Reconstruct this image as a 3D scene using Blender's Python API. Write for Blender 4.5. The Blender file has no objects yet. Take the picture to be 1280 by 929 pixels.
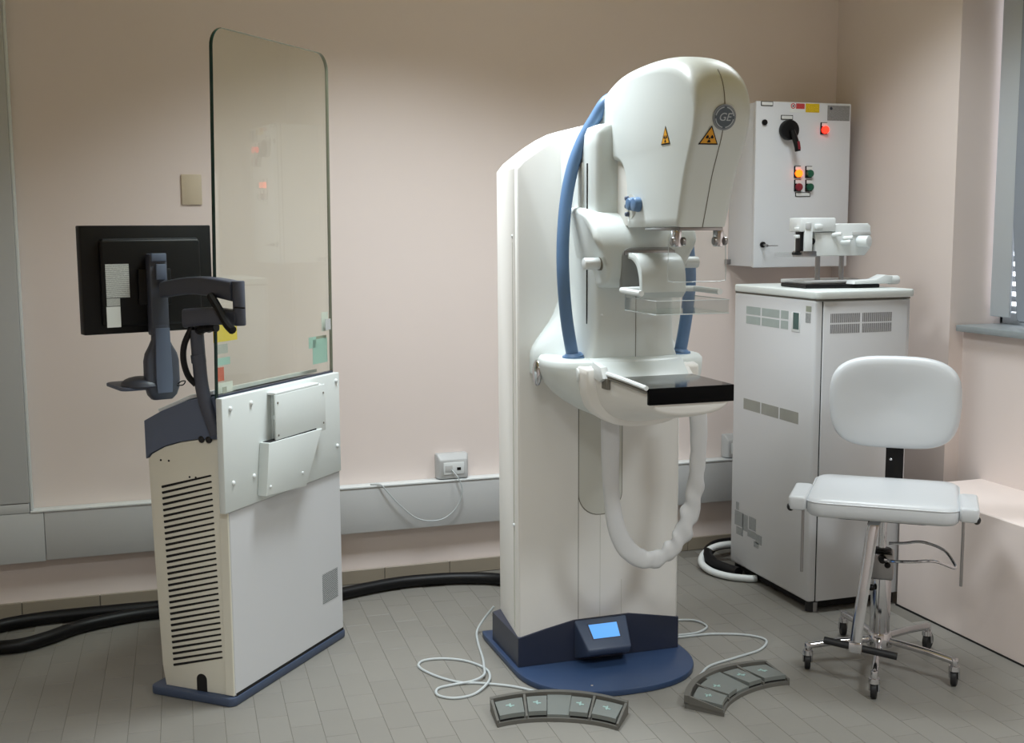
import bpy, bmesh, math, random
from mathutils import Vector, Matrix
PI = math.pi
random.seed(4)
S = bpy.context.scene
COL = S.collection

# ------------------------------------------------------------------ camera, world, lights, exposure
F_PX, PITCH, ROLL, YAW = 1459.4, math.radians(7.04), math.radians(-0.308), math.radians(18.21)
cam_d = bpy.data.cameras.new('camera')
cam_d.sensor_width = 36.0
cam_d.lens = 36.0 * F_PX / 1280.0
cam_d.clip_start = 0.05
cam = bpy.data.objects.new('camera', cam_d)
COL.objects.link(cam)
cp, sp = math.cos(PITCH), math.sin(PITCH)
Rz = Matrix.Rotation(-YAW, 3, 'Z')
fw = Rz @ Vector((0, cp, -sp))
rt0, up0 = Vector((1, 0, 0)), Vector((0, sp, cp))
rt = Rz @ (rt0 * math.cos(ROLL) + up0 * math.sin(ROLL))
up = Rz @ (-rt0 * math.sin(ROLL) + up0 * math.cos(ROLL))
M = Matrix.Identity(4)
for i in range(3):
    M[i][0], M[i][1], M[i][2] = rt[i], up[i], -fw[i]
M[0][3], M[1][3], M[2][3] = 0.0, 0.0, 1.55
cam.matrix_world = M
S.camera = cam

world = bpy.data.worlds.new('world')
S.world = world
world.use_nodes = True
bgn = world.node_tree.nodes['Background']
bgn.inputs['Color'].default_value = (0.95, 0.93, 1.0, 1)
bgn.inputs['Strength'].default_value = 2.0

CEIL = 2.85
LAMPS = [  # x, y, watts
    (1.05, 3.72, 22.0), (2.45, 3.72, 10.0),
    (-0.10, 1.2, 27.0), (2.25, 1.0, 30.0),
]
LAMP_COLOR = (0.86, 0.94, 1.0)
SPREAD = math.radians(125)
lamp_objs = []
for (lx, ly, w) in LAMPS:
    ld = bpy.data.lights.new('ceiling_lamp', 'AREA')
    ld.shape = 'RECTANGLE'
    ld.size, ld.size_y = 0.54, 0.54
    ld.energy = w
    ld.color = LAMP_COLOR
    ld.spread = SPREAD
    lo = bpy.data.objects.new('ceiling_lamp', ld)
    lo.location = (0, 0, -0.02)
    COL.objects.link(lo)
    lamp_objs.append(lo)

vs = S.view_settings
vs.view_transform = 'Standard'
vs.look = 'None'
vs.exposure = 0.52
vs.gamma = 1.0
vs.use_curve_mapping = False

# ------------------------------------------------------------------ helpers: materials
def lin(c):
    out = []
    for v in c:
        v = v / 255.0
        out.append(v / 12.92 if v <= 0.04045 else ((v + 0.055) / 1.055) ** 2.4)
    return (out[0], out[1], out[2], 1.0)

MATS = {}
def mat(name, rgb, rough=0.5, metal=0.0, spec=0.5, noise=0.0, nscale=8.0, bump=0.0, bscale=200.0,
        emit=0.0, coat=0.0, rand=0.0):
    if name in MATS:
        return MATS[name]
    m = bpy.data.materials.new(name)
    m.use_nodes = True
    nt = m.node_tree
    b = nt.nodes['Principled BSDF']
    base = lin(rgb)
    b.inputs['Base Color'].default_value = base
    b.inputs['Roughness'].default_value = rough
    b.inputs['Metallic'].default_value = metal
    b.inputs['Specular IOR Level'].default_value = spec
    b.inputs['Coat Weight'].default_value = coat
    tc = nt.nodes.new('ShaderNodeTexCoord')
    if noise > 0 or rand > 0:
        mix = nt.nodes.new('ShaderNodeMix')
        mix.data_type = 'RGBA'
        k = noise if noise > 0 else rand
        mix.inputs[6].default_value = tuple(c * (1 - k) for c in base[:3]) + (1,)
        mix.inputs[7].default_value = tuple(min(1, c * (1 + k)) for c in base[:3]) + (1,)
        if rand > 0:
            oi = nt.nodes.new('ShaderNodeObjectInfo')
            nz = nt.nodes.new('ShaderNodeTexNoise')
            nz.inputs['Scale'].default_value = nscale
            nz.inputs['Detail'].default_value = 4
            nt.links.new(tc.outputs['Object'], nz.inputs['Vector'])
            ad = nt.nodes.new('ShaderNodeMath'); ad.operation = 'ADD'
            ml = nt.nodes.new('ShaderNodeMath'); ml.operation = 'MULTIPLY'; ml.inputs[1].default_value = 0.5
            nt.links.new(oi.outputs['Random'], ad.inputs[0])
            nt.links.new(nz.outputs['Fac'], ad.inputs[1])
            nt.links.new(ad.outputs[0], ml.inputs[0])
            nt.links.new(ml.outputs[0], mix.inputs[0])
        else:
            nz = nt.nodes.new('ShaderNodeTexNoise')
            nz.inputs['Scale'].default_value = nscale
            nz.inputs['Detail'].default_value = 5
            nt.links.new(tc.outputs['Object'], nz.inputs['Vector'])
            nt.links.new(nz.outputs['Fac'], mix.inputs[0])
        nt.links.new(mix.outputs[2], b.inputs['Base Color'])
    if bump > 0:
        nb = nt.nodes.new('ShaderNodeTexNoise')
        nb.inputs['Scale'].default_value = bscale
        nb.inputs['Detail'].default_value = 3
        nt.links.new(tc.outputs['Object'], nb.inputs['Vector'])
        bp = nt.nodes.new('ShaderNodeBump')
        bp.inputs['Strength'].default_value = bump
        bp.inputs['Distance'].default_value = 0.002
        nt.links.new(nb.outputs['Fac'], bp.inputs['Height'])
        nt.links.new(bp.outputs['Normal'], b.inputs['Normal'])
    if emit > 0:
        b.inputs['Emission Color'].default_value = base
        b.inputs['Emission Strength'].default_value = emit
    MATS[name] = m
    return m

def glass_mat(name, tint, gloss_rough=0.0, f0=0.04):
    m = bpy.data.materials.new(name)
    m.use_nodes = True
    nt = m.node_tree
    nt.nodes.clear()
    out = nt.nodes.new('ShaderNodeOutputMaterial')
    tr = nt.nodes.new('ShaderNodeBsdfTransparent')
    tr.inputs['Color'].default_value = tint + (1,)
    gl = nt.nodes.new('ShaderNodeBsdfGlossy')
    gl.inputs['Roughness'].default_value = gloss_rough
    gl.inputs['Color'].default_value = (0.95, 1, 0.98, 1)
    lw = nt.nodes.new('ShaderNodeLayerWeight')      # Schlick reflectance, the same from both sides
    pw = nt.nodes.new('ShaderNodeMath'); pw.operation = 'POWER'; pw.inputs[1].default_value = 5.0
    fr = nt.nodes.new('ShaderNodeMath'); fr.operation = 'MULTIPLY_ADD'
    fr.inputs[1].default_value = 1.0 - f0; fr.inputs[2].default_value = f0
    lw.inputs['Blend'].default_value = 0.5
    nt.links.new(lw.outputs['Facing'], pw.inputs[0])
    nt.links.new(pw.outputs[0], fr.inputs[0])
    mx = nt.nodes.new('ShaderNodeMixShader')
    nt.links.new(fr.outputs[0], mx.inputs[0])
    nt.links.new(tr.outputs[0], mx.inputs[1])
    nt.links.new(gl.outputs[0], mx.inputs[2])
    nt.links.new(mx.outputs[0], out.inputs['Surface'])
    MATS[name] = m
    return m

def print_mat(name, paper, ink, sx, sy, thr=0.5, rough=0.5):
    """flat print: rows of small dark marks on a label (uses Generated coordinates of the label)"""
    m = bpy.data.materials.new(name)
    m.use_nodes = True
    nt = m.node_tree
    b = nt.nodes['Principled BSDF']
    b.inputs['Roughness'].default_value = rough
    tc = nt.nodes.new('ShaderNodeTexCoord')
    mp = nt.nodes.new('ShaderNodeMapping')
    mp.inputs['Scale'].default_value = (sx, sx, sy)
    nz = nt.nodes.new('ShaderNodeTexNoise')
    nz.inputs['Scale'].default_value = 1.0
    nz.inputs['Detail'].default_value = 2
    nt.links.new(tc.outputs['Generated'], mp.inputs['Vector'])
    nt.links.new(mp.outputs[0], nz.inputs['Vector'])
    wv = nt.nodes.new('ShaderNodeTexWave')
    wv.wave_type = 'BANDS'
    wv.bands_direction = 'Z'
    wv.inputs['Scale'].default_value = sy * 0.16
    nt.links.new(tc.outputs['Generated'], wv.inputs['Vector'])
    mu = nt.nodes.new('ShaderNodeMath'); mu.operation = 'MULTIPLY'
    nt.links.new(nz.outputs['Fac'], mu.inputs[0])
    nt.links.new(wv.outputs['Fac'], mu.inputs[1])
    rp = nt.nodes.new('ShaderNodeValToRGB')
    rp.color_ramp.elements[0].position = thr - 0.14
    rp.color_ramp.elements[0].color = lin(paper)
    rp.color_ramp.elements[1].position = thr
    rp.color_ramp.elements[1].color = lin(ink)
    nt.links.new(mu.outputs[0], rp.inputs[0])
    nt.links.new(rp.outputs[0], b.inputs['Base Color'])
    MATS[name] = m
    return m

WALL = mat('wall_paint', (232, 219, 212), rough=0.75, spec=0.25, noise=0.02, nscale=3, bump=0.12, bscale=260)
CEILM = mat('ceiling_bounce_yellow', (228, 206, 136), rough=0.9, spec=0.2)  # unseen ceiling, coloured yellow to warm the light bounced onto the upper walls
TILE = mat('floor_tile_ceramic', (132, 129, 122), rough=0.42, spec=0.45, rand=0.06, nscale=5, bump=0.08, bscale=60)
GROUT = mat('floor_grout', (112, 108, 100), rough=0.9, noise=0.12, nscale=20)
BASEB = mat('baseboard_ceramic', (150, 140, 124), rough=0.45, rand=0.05, nscale=5)
TRUNK = mat('trunking_plastic', (190, 191, 190), rough=0.42, noise=0.015, nscale=4)
WHITE = mat('white_enamel', (216, 222, 219), rough=0.36, spec=0.5, noise=0.012, nscale=5)
WHITE2 = mat('warm_white_plastic', (234, 232, 226), rough=0.42, noise=0.012, nscale=5)
PURE = mat('bright_white_plastic', (224, 228, 227), rough=0.35)
CREAM = mat('cream_enamel', (222, 219, 204), rough=0.45, noise=0.015, nscale=5)
CABW = mat('cabinet_enamel', (208, 209, 210), rough=0.42, noise=0.012, nscale=4)
PANELW = mat('panel_enamel', (220, 222, 225), rough=0.42, noise=0.012, nscale=4)
INSET = mat('grey_inset_plastic', (206, 206, 196), rough=0.5, noise=0.01)
GREYP = mat('mid_grey_plastic', (150, 152, 150), rough=0.5, noise=0.02)
SEAM = mat('seam_shadow_gap', (120, 116, 106), rough=0.8, noise=0.05)
NAVY = mat('navy_enamel', (46, 66, 98), rough=0.38, noise=0.03, nscale=6)
NAVYD = mat('dark_navy_enamel', (40, 46, 64), rough=0.35, noise=0.03, nscale=6)
NAVYG = mat('slate_navy_plastic', (64, 76, 98), rough=0.4, noise=0.03)
SLATE = mat('slate_blue_plastic', (88, 98, 118), rough=0.5, noise=0.03, nscale=7)
ARMG = mat('arm_dark_slate', (66, 70, 82), rough=0.45, noise=0.04, nscale=7)
HOSEB = mat('blue_hose_plastic', (94, 126, 164), rough=0.42, noise=0.02, nscale=9)
BLACK = mat('black_plastic', (6, 6, 8), spec=0.3, rough=0.45, noise=0.1)
BLACKG = mat('black_gloss_carbon', (3, 3, 5), spec=0.35, rough=0.10, noise=0.1)
RUBBER = mat('black_rubber', (20, 20, 22), rough=0.55, noise=0.15)
DARK = mat('dark_opening', (16, 15, 14), rough=0.9, noise=0.1)
CHROME = mat('chrome_metal', (205, 205, 208), rough=0.12, metal=1.0, noise=0.02)
STEEL = mat('brushed_steel', (158, 156, 156), rough=0.32, metal=1.0, noise=0.05)
VINYL = mat('white_vinyl', (206, 209, 211), rough=0.35, noise=0.01, bump=0.05, bscale=300)
FABRIC = mat('white_sleeve_fabric', (205, 206, 206), rough=0.5, noise=0.03, nscale=20, bump=0.3, bscale=40)
PEDG = mat('pedal_grey', (96, 94, 88), rough=0.5, noise=0.05, nscale=12)
PEDT = mat('pedal_top_grey', (112, 116, 112), rough=0.45, noise=0.04, nscale=12)
PEDM = mat('pedal_mark_teal', (150, 178, 172), rough=0.5, noise=0.02)
CORDG = mat('grey_cord', (186, 192, 192), rough=0.45, noise=0.02)
YELL = mat('yellow_sticker', (226, 200, 30), rough=0.5, noise=0.03)
AMBER = mat('amber_sticker', (226, 160, 24), rough=0.5, noise=0.03)
ORANGE = mat('orange_sticker', (206, 84, 50), rough=0.5, noise=0.03)
REDST = mat('red_sticker', (196, 60, 60), rough=0.5, noise=0.04)
PAPER = mat('paper_label', (226, 228, 226), rough=0.6, noise=0.03)
TEALST = mat('pale_teal_sticker', (168, 206, 200), rough=0.5, noise=0.05, nscale=20)
GREYST = mat('grey_sticker', (150, 156, 140), rough=0.5, noise=0.08, nscale=30)
REDLIT = mat('lit_red_lamp', (255, 40, 24), rough=0.3, emit=2.2)
ORLIT = mat('lit_orange_lamp', (255, 84, 12), rough=0.3, emit=3.2)
REDBTN = mat('dark_red_button', (132, 32, 46), rough=0.3, noise=0.05)
GRNBTN = mat('dark_green_button', (14, 84, 62), rough=0.3, noise=0.05)
LCDM = mat('lit_lcd_screen', (84, 150, 222), rough=0.25, emit=0.55)
LCDT = mat('dark_teal_readout', (60, 92, 88), rough=0.2, noise=0.2, nscale=60)
STONE = mat('grey_stone_sill', (150, 158, 160), rough=0.35, noise=0.1, nscale=40)
PVC = mat('window_pvc', (196, 202, 206), rough=0.4, noise=0.01)
BLIND = mat('grey_blind_fabric', (150, 158, 168), rough=0.6, noise=0.03)
BADGE = mat('pewter_badge', (132, 140, 148), rough=0.35, metal=0.1, noise=0.05)
BADGED = mat('badge_dark_field', (84, 96, 108), rough=0.4, noise=0.05)
BADGEL = mat('badge_pale_letter', (178, 188, 196), rough=0.3, metal=0.3, noise=0.02)
SWITCHP = mat('beige_switch_plate', (206, 192, 168), rough=0.5, noise=0.015)
GLASSG = glass_mat('leaded_green_glass', (0.975, 0.99, 0.955), 0.0, 0.06)
GLASSE = mat('glass_green_edge', (24, 58, 54), rough=0.15, noise=0.05)
GLASSR = mat('glass_dull_rim', (120, 122, 106), rough=0.3, noise=0.03)
ACRYL = glass_mat('clear_acrylic', (0.93, 0.94, 0.94))
ACRYLE = mat('acrylic_edge', (206, 212, 212), rough=0.2, noise=0.02)
PANE = glass_mat('window_pane', (0.95, 0.97, 0.97))
TEXTG = print_mat('printed_text_on_grey', (204, 206, 204), (44, 58, 66), 16, 44, 0.30)
TEXTW = print_mat('printed_text_on_white', (206, 208, 206), (110, 112, 112), 18, 50, 0.42)
TEXTR = print_mat('printed_text_on_red', (196, 40, 44), (236, 200, 196), 16, 22, 0.60)
TEXTY = print_mat('printed_text_on_yellow', (236, 200, 24), (110, 84, 10), 14, 26, 0.52)
TEXTM = print_mat('printed_text_on_metal', (160, 160, 158), (90, 90, 92), 14, 40, 0.42)

# ------------------------------------------------------------------ helpers: meshes
def finish(bm, name, m, parent=None, loc=(0, 0, 0), rot=(0, 0, 0), smooth=35, recalc=True):
    if recalc:
        bmesh.ops.recalc_face_normals(bm, faces=bm.faces[:])
    me = bpy.data.meshes.new(name)
    bm.to_mesh(me)
    bm.free()
    if m:
        me.materials.append(m)
    if smooth:
        me.shade_smooth()
        me.set_sharp_from_angle(angle=math.radians(smooth))
    o = bpy.data.objects.new(name, me)
    o.location = loc
    o.rotation_euler = rot
    COL.objects.link(o)
    if parent:
        o.parent = parent
    return o

def again(o, parent, loc=None, rot=None, name=None):
    c = o.copy()
    COL.objects.link(c)
    c.parent = parent
    if loc is not None:
        c.location = loc
    if rot is not None:
        c.rotation_euler = rot
    return c

def thing(name, label, cat, loc=(0, 0, 0), rotz=0.0, group=None):
    o = bpy.data.objects.new(name, None)
    o.empty_display_size = 0.1
    COL.objects.link(o)
    o.location = loc
    o.rotation_euler = (0, 0, rotz)
    tag(o, label, cat, group)
    return o

def tag(o, label, cat, group=None):
    o['label'] = label
    o['category'] = cat
    if group:
        o['group'] = group
    return o

def struct(o, label=None):
    o['kind'] = 'structure'
    if label:
        o['label'] = label
    return o

def b_box(bm, x0, x1, y0, y1, z0, z1, r=0.0, seg=2):
    g = bmesh.ops.create_cube(bm, size=1.0)
    vs_ = g['verts']
    for v in vs_:
        v.co = Vector(((x0 + x1) / 2 + v.co.x * (x1 - x0), (y0 + y1) / 2 + v.co.y * (y1 - y0),
                       (z0 + z1) / 2 + v.co.z * (z1 - z0)))
    if r > 0:
        es = list({e for v in vs_ for e in v.link_edges})
        bmesh.ops.bevel(bm, geom=es, offset=r, segments=seg, profile=0.5, affect='EDGES', clamp_overlap=True)

def box(name, m, parent, x0, x1, y0, y1, z0, z1, r=0.0, seg=2, **k):
    bm = bmesh.new()
    b_box(bm, x0, x1, y0, y1, z0, z1, r, seg)
    return finish(bm, name, m, parent, **k)

def b_prism(bm, pts, d0, d1, axis='y', r=0.0, seg=3):
    """polygon pts (p,q) extruded from d0 to d1. axis 'y': (x,z); 'x': (y,z); 'z': (x,y). r rounds both rims."""
    def to3(p, d):
        return {'y': (p[0], d, p[1]), 'x': (d, p[0], p[1]), 'z': (p[0], p[1], d)}[axis]
    a = [bm.verts.new(to3(p, d0)) for p in pts]
    b = [bm.verts.new(to3(p, d1)) for p in pts]
    n = len(pts)
    fa = bm.faces.new(a)
    fb = bm.faces.new(b[::-1])
    for i in range(n):
        bm.faces.new((a[i], b[i], b[(i + 1) % n], a[(i + 1) % n]))
    if r > 0:
        es = list(fa.edges) + list(fb.edges)
        bmesh.ops.recalc_face_normals(bm, faces=bm.faces[:])
        bmesh.ops.bevel(bm, geom=es, offset=r, segments=seg, profile=0.5, affect='EDGES', clamp_overlap=True)

def prism(name, m, parent, pts, d0, d1, axis='y', r=0.0, seg=3, **k):
    bm = bmesh.new()
    b_prism(bm, pts, d0, d1, axis, r, seg)
    return finish(bm, name, m, parent, **k)

def spline(pts, n=8, closed=False):
    P = [Vector(p) for p in pts]
    out = []
    N = len(P)
    rng = N if closed else N - 1
    for i in range(rng):
        if closed:
            p0, p1, p2, p3 = P[(i - 1) % N], P[i], P[(i + 1) % N], P[(i + 2) % N]
        else:
            p1, p2 = P[i], P[i + 1]
            p0 = P[i - 1] if i > 0 else p1 * 2 - p2
            p3 = P[i + 2] if i + 2 < N else p2 * 2 - p1
        for j in range(n):
            t = j / n
            out.append(0.5 * ((2 * p1) + (p2 - p0) * t + (2 * p0 - 5 * p1 + 4 * p2 - p3) * t * t
                              + (3 * p1 - p0 - 3 * p2 + p3) * t ** 3))
    if not closed:
        out.append(P[-1].copy())
    return out

def b_tube(bm, path, r, sides=10, r2=None, cap=True, up_hint=None, rfun=None):
    P = [Vector(p) for p in path]
    n = len(P)
    T = []
    for i in range(n):
        T.append((P[min(i + 1, n - 1)] - P[max(i - 1, 0)]).normalized())
    nrm = Vector(up_hint) if up_hint else (Vector((0, 0, 1)) if abs(T[0].z) < 0.9 else Vector((1, 0, 0)))
    rings = []
    for i in range(n):
        nrm = (nrm - T[i] * nrm.dot(T[i]))
        if nrm.length < 1e-6:
            nrm = T[i].orthogonal()
        nrm.normalize()
        bn = T[i].cross(nrm)
        ring = []
        for s in range(sides):
            a = 2 * PI * s / sides
            ra, rb = r, (r2 if r2 else r)
            if rfun:
                k = rfun(i / (n - 1), a)
                ra, rb = ra * k, rb * k
            ring.append(bm.verts.new(P[i] + nrm * (ra * math.cos(a)) + bn * (rb * math.sin(a))))
        rings.append(ring)
    for i in range(n - 1):
        for s in range(sides):
            bm.faces.new((rings[i][s], rings[i][(s + 1) % sides], rings[i + 1][(s + 1) % sides], rings[i + 1][s]))
    if cap:
        bm.faces.new(rings[0][::-1])
        bm.faces.new(rings[-1])

def tube(name, m, parent, path, r, sides=10, n=8, smooth_path=True, **k):
    fk = {q: k.pop(q) for q in ('loc', 'rot', 'smooth') if q in k}
    bm = bmesh.new()
    b_tube(bm, spline(path, n) if smooth_path else path, r, sides, **k)
    return finish(bm, name, m, parent, **fk)

def b_cyl(bm, p0, p1, r, r2=None, sides=20):
    r2 = r if r2 is None else r2
    p0, p1 = Vector(p0), Vector(p1)
    t = (p1 - p0).normalized()
    a = t.orthogonal().normalized()
    b = t.cross(a)
    ra = [bm.verts.new(p0 + (a * math.cos(2 * PI * i / sides) + b * math.sin(2 * PI * i / sides)) * r) for i in range(sides)]
    rb = [bm.verts.new(p1 + (a * math.cos(2 * PI * i / sides) + b * math.sin(2 * PI * i / sides)) * r2) for i in range(sides)]
    for i in range(sides):
        bm.faces.new((ra[i], ra[(i + 1) % sides], rb[(i + 1) % sides], rb[i]))
    bm.faces.new(ra[::-1])
    bm.faces.new(rb)

def cyl(name, m, parent, p0, p1, r, r2=None, sides=20, bev=0.0, **k):
    bm = bmesh.new()
    b_cyl(bm, p0, p1, r, r2, sides)
    if bev > 0:
        es = [e for e in bm.edges if any(len(f.verts) > 4 for f in e.link_faces)]
        bmesh.ops.bevel(bm, geom=es, offset=bev, segments=2, profile=0.5, affect='EDGES', clamp_overlap=True)
    return finish(bm, name, m, parent, **k)

def b_loft(bm, secs, cap=True):
    R = [[bm.verts.new(p) for p in s] for s in secs]
    n = len(R[0])
    for i in range(len(R) - 1):
        for j in range(n):
            bm.faces.new((R[i][j], R[i][(j + 1) % n], R[i + 1][(j + 1) % n], R[i + 1][j]))
    if cap:
        bm.faces.new(R[0][::-1])
        bm.faces.new(R[-1])

def loft(name, m, parent, secs, **k):
    bm = bmesh.new()
    b_loft(bm, secs)
    return finish(bm, name, m, parent, **k)

def sup(hw, hd, n=2.5, k=40):
    out = []
    for i in range(k):
        a = 2 * PI * i / k
        c, s = math.cos(a), math.sin(a)
        out.append((hw * math.copysign(abs(c) ** (2 / n), c), hd * math.copysign(abs(s) ** (2 / n), s)))
    return out

def rrect(x0, x1, y0, y1, r, n=6, corners=(1, 1, 1, 1)):
    """rounded rectangle; corners = bl, br, tr, tl"""
    pts = []
    for (cx, cy, a0, on) in ((x0 + r, y0 + r, PI, corners[0]), (x1 - r, y0 + r, 1.5 * PI, corners[1]),
                             (x1 - r, y1 - r, 0, corners[2]), (x0 + r, y1 - r, 0.5 * PI, corners[3])):
        if on:
            for i in range(n + 1):
                a = a0 + 0.5 * PI * i / n
                pts.append((cx + r * math.cos(a), cy + r * math.sin(a)))
        else:
            pts.append((x0 if cx < (x0 + x1) / 2 else x1, y0 if cy < (y0 + y1) / 2 else y1))
    return pts

def dome(name, m, parent, loc, r, direction, h=0.6):
    bm = bmesh.new()
    bmesh.ops.create_uvsphere(bm, u_segments=12, v_segments=8, radius=r)
    for v in bm.verts:
        v.co.z *= h
    o = finish(bm, name, m, parent, loc=loc)
    o.rotation_euler = Vector((0, 0, 1)).rotation_difference(Vector(direction)).to_euler()
    return o

# ================================================================== THE ROOM
YB, XR = 4.95, 3.275          # back wall, right wall planes
XL, YF = -1.35, -1.3          # left wall, wall behind the camera
TR = math.radians(-2.4)       # tiles are laid a little off the wall direction

floor = struct(box('floor', GROUT, None, XL - 0.1, 3.6, YF - 0.1, YB + 0.1, -0.12, -0.0012))
TW, TL = 0.0975, 0.197
bm = bmesh.new()
b_box(bm, -TW / 2 + 0.0007, TW / 2 - 0.0007, -TL / 2 + 0.0007, TL / 2 - 0.0007, -0.012, 0.0, 0.0006, 1)
tile0 = finish(bm, 'floor_tile', TILE, floor, smooth=30)
cells = []
ca, sa = math.cos(TR), math.sin(TR)
for i in range(-30, 50):
    off = (0.5 if i % 2 else 0.0) * TL
    for j in range(-14, 32):
        px, py = (i + 0.35) * TW, j * TL + off
        x, y = px * ca - py * sa, px * sa + py * ca
        if XL + 0.08 < x < 2.92 and YF + 0.12 < y < YB - 0.11:
            v = Vector((x, y, 0)) - Vector((0, 0, 1.55))
            d = v.dot(fw)
            inview = False
            if d > 0.5:
                u, w = 640 + F_PX * v.dot(rt) / d, 464.5 - F_PX * v.dot(up) / d
                inview = -40 < u < 1320 and w < 960
            cells.append((0 if inview else 1, y, x))
cells.sort()
used = False
rest = []
for k, (o_, y, x) in enumerate(cells):
    if o_ == 0 and k < 300:
        if not used:
            tile0.location = (x, y, 0); tile0.rotation_euler = (0, 0, TR); used = True
        else:
            again(tile0, floor, (x, y, 0), (0, 0, TR))
    else:
        rest.append((x, y))
bm = bmesh.new()
hw, hl = TW / 2 - 0.0007, TL / 2 - 0.0007
for (x, y) in rest:
    vsq = []
    for (dx, dy, z) in ((-hw, -hl, 0), (hw, -hl, 0), (hw, hl, 0), (-hw, hl, 0), (-hw, -hl, -.01), (hw, -hl, -.01), (hw, hl, -.01), (-hw, hl, -.01)):
        vsq.append(bm.verts.new((x + dx * ca - dy * sa, y + dx * sa + dy * ca, z)))
    bm.faces.new(vsq[:4])
    for a in range(4):
        bm.faces.new((vsq[a], vsq[a + 4], vsq[(a + 1) % 4 + 4], vsq[(a + 1) % 4]))
fr_ = finish(bm, 'floor_tile_field', TILE, floor, smooth=0)
fr_['kind'] = 'stuff'

struct(box('wall_back', WALL, None, XL - 0.1, XR + 0.3, YB, YB + 0.12, -0.1, CEIL))
struct(box('wall_left', WALL, None, XL - 0.1, XL, YF, YB, -0.1, CEIL))
struct(box('wall_front', WALL, None, XL - 0.1, 3.7, YF - 0.1, YF, -0.1, CEIL))
struct(box('ceiling', CEILM, None, XL - 0.1, 3.75, YF - 0.1, YB + 0.12, CEIL, CEIL + 0.1))
# right wall: pier by the corner, parapet below the window, lintel above, pier towards the camera
WY0, WY1, SILLZ, WTOP, XO = 2.35, 4.07, 1.112, 2.62, 3.585
bm = bmesh.new()
b_box(bm, XR, XO, WY1, YB, -0.1, CEIL)
b_box(bm, XR, XO, YF, WY0, -0.1, CEIL)
b_box(bm, 3.345, XO, WY0, WY1, -0.1, SILLZ)
b_box(bm, XR, XO, WY0, WY1, WTOP, CEIL)
struct(finish(bm, 'wall_right', WALL, None, smooth=0))
LEDGE = 0.5
struct(box('trim_1', WALL, None, 2.95, 3.35, YF, 3.925, -0.05, LEDGE, 0.004, 1),
       'low boxed-in ledge below the window')

struct(box('trim_3', DARK, None, 2.946, 2.951, YF, 3.925, -.002, .006), 'dark joint where the boxed ledge meets the floor')

# baseboard of tiles along the back wall
bb = struct(box('baseboard_back', GROUT, None, XL, XR, YB - 0.008, YB + 0.01, 0, 0.058))
bm = bmesh.new()
b_box(bm, -0.147, 0.147, -0.012, 0, 0, 0.062, 0.002, 1)
bt0 = finish(bm, 'baseboard_tile', BASEB, bb, loc=(-1.2, YB - 0.001, 0))
x = -1.2 + 0.297
while x < XR:
    again(bt0, bb, (x, YB - 0.001, 0))
    x += 0.297

# window: post, sill, blind, slats and glass
win = struct(bpy.data.objects.new('window_1', None))
COL.objects.link(win)
win.location = (3.46, 3.2, 1.13)
win['label'] = 'window with grey roller blind above the stone sill'
def wl(x, y, z):
    return (x - 3.46, y - 3.2, z - 1.13)
def wbox(name, m, x0, x1, y0, y1, z0, z1, r=0.0):
    a, b = wl(x0, y0, z0), wl(x1, y1, z1)
    return box(name, m, win, a[0], b[0], a[1], b[1], a[2], b[2], r)
wbox('window_post', PVC, 3.455, 3.467, 3.932, 4.045, 1.168, WTOP, 0.004)
wbox('window_frame', PVC, 3.53, 3.58, WY0, WY1, SILLZ + 0.02, SILLZ + 0.07, 0.004)
wbox('window_frame', PVC, 3.53, 3.575, 4.048, WY1, SILLZ + 0.02, WTOP, 0.004)
wbox('window_frame', PVC, 3.53, 3.58, WY0, WY0 + 0.06, SILLZ + 0.02, WTOP, 0.004)
wbox('window_frame', PVC, 3.53, 3.58, WY0, WY1, WTOP - 0.06, WTOP, 0.004)
wbox('window_pane', PANE, 3.55, 3.556, WY0 + 0.06, 4.048, SILLZ + 0.07, WTOP - 0.06)
bl = [(WY0 + .02, 1.158), (3.862, 1.158), (3.874, 1.163), (3.879, 1.176), (3.884, 1.24), (3.896, 1.35), (3.912, 1.47), (3.920, 1.55), (3.923, 1.8), (3.923, 2.6), (WY0 + .02, 2.6)]
prism('roller_blind', BLIND, win, [(y - 3.2, z - 1.13) for y, z in bl], -.012, -.004, 'x')
tube('blind_edge', BLACK, win, [(-.008, y - 3.2, z - 1.13) for y, z in bl[:-1]], .0035, 6, smooth_path=False)
s0 = wbox('shutter_slat', PVC, 3.505, 3.512, 2.45, 4.04, 1.19, 1.213, 0.002)
for k in range(1, 34):
    again(s0, win, (0, 0, 0.0415 * k))
sill = struct(box('trim_2', STONE, None, 3.30, 3.535, WY0 - 0.03, 4.062, SILLZ - 0.005, SILLZ + 0.022, 0.004, 2),
              'grey stone window sill')

# ceiling luminaires (above the frame)
for k, (lx, ly, w) in enumerate(LAMPS):
    where = ('over the glass screened console', 'over the white stool',
             'at the left behind the camera', 'at the right behind the camera')[k]
    t = thing('ceiling_light', 'square recessed ceiling light ' + where, 'ceiling light', (lx, ly, CEIL), 0, 'recessed ceiling lights')
    bm = bmesh.new()
    for (a, b, c, d) in ((-.3, .3, -.3, -.275), (-.3, .3, .275, .3), (-.3, -.275, -.275, .275), (.275, .3, -.275, .275)):
        b_box(bm, a, b, c, d, -0.03, 0.0)
    finish(bm, 'frame', PVC, t)
    lamp_objs[k].parent = t

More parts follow.
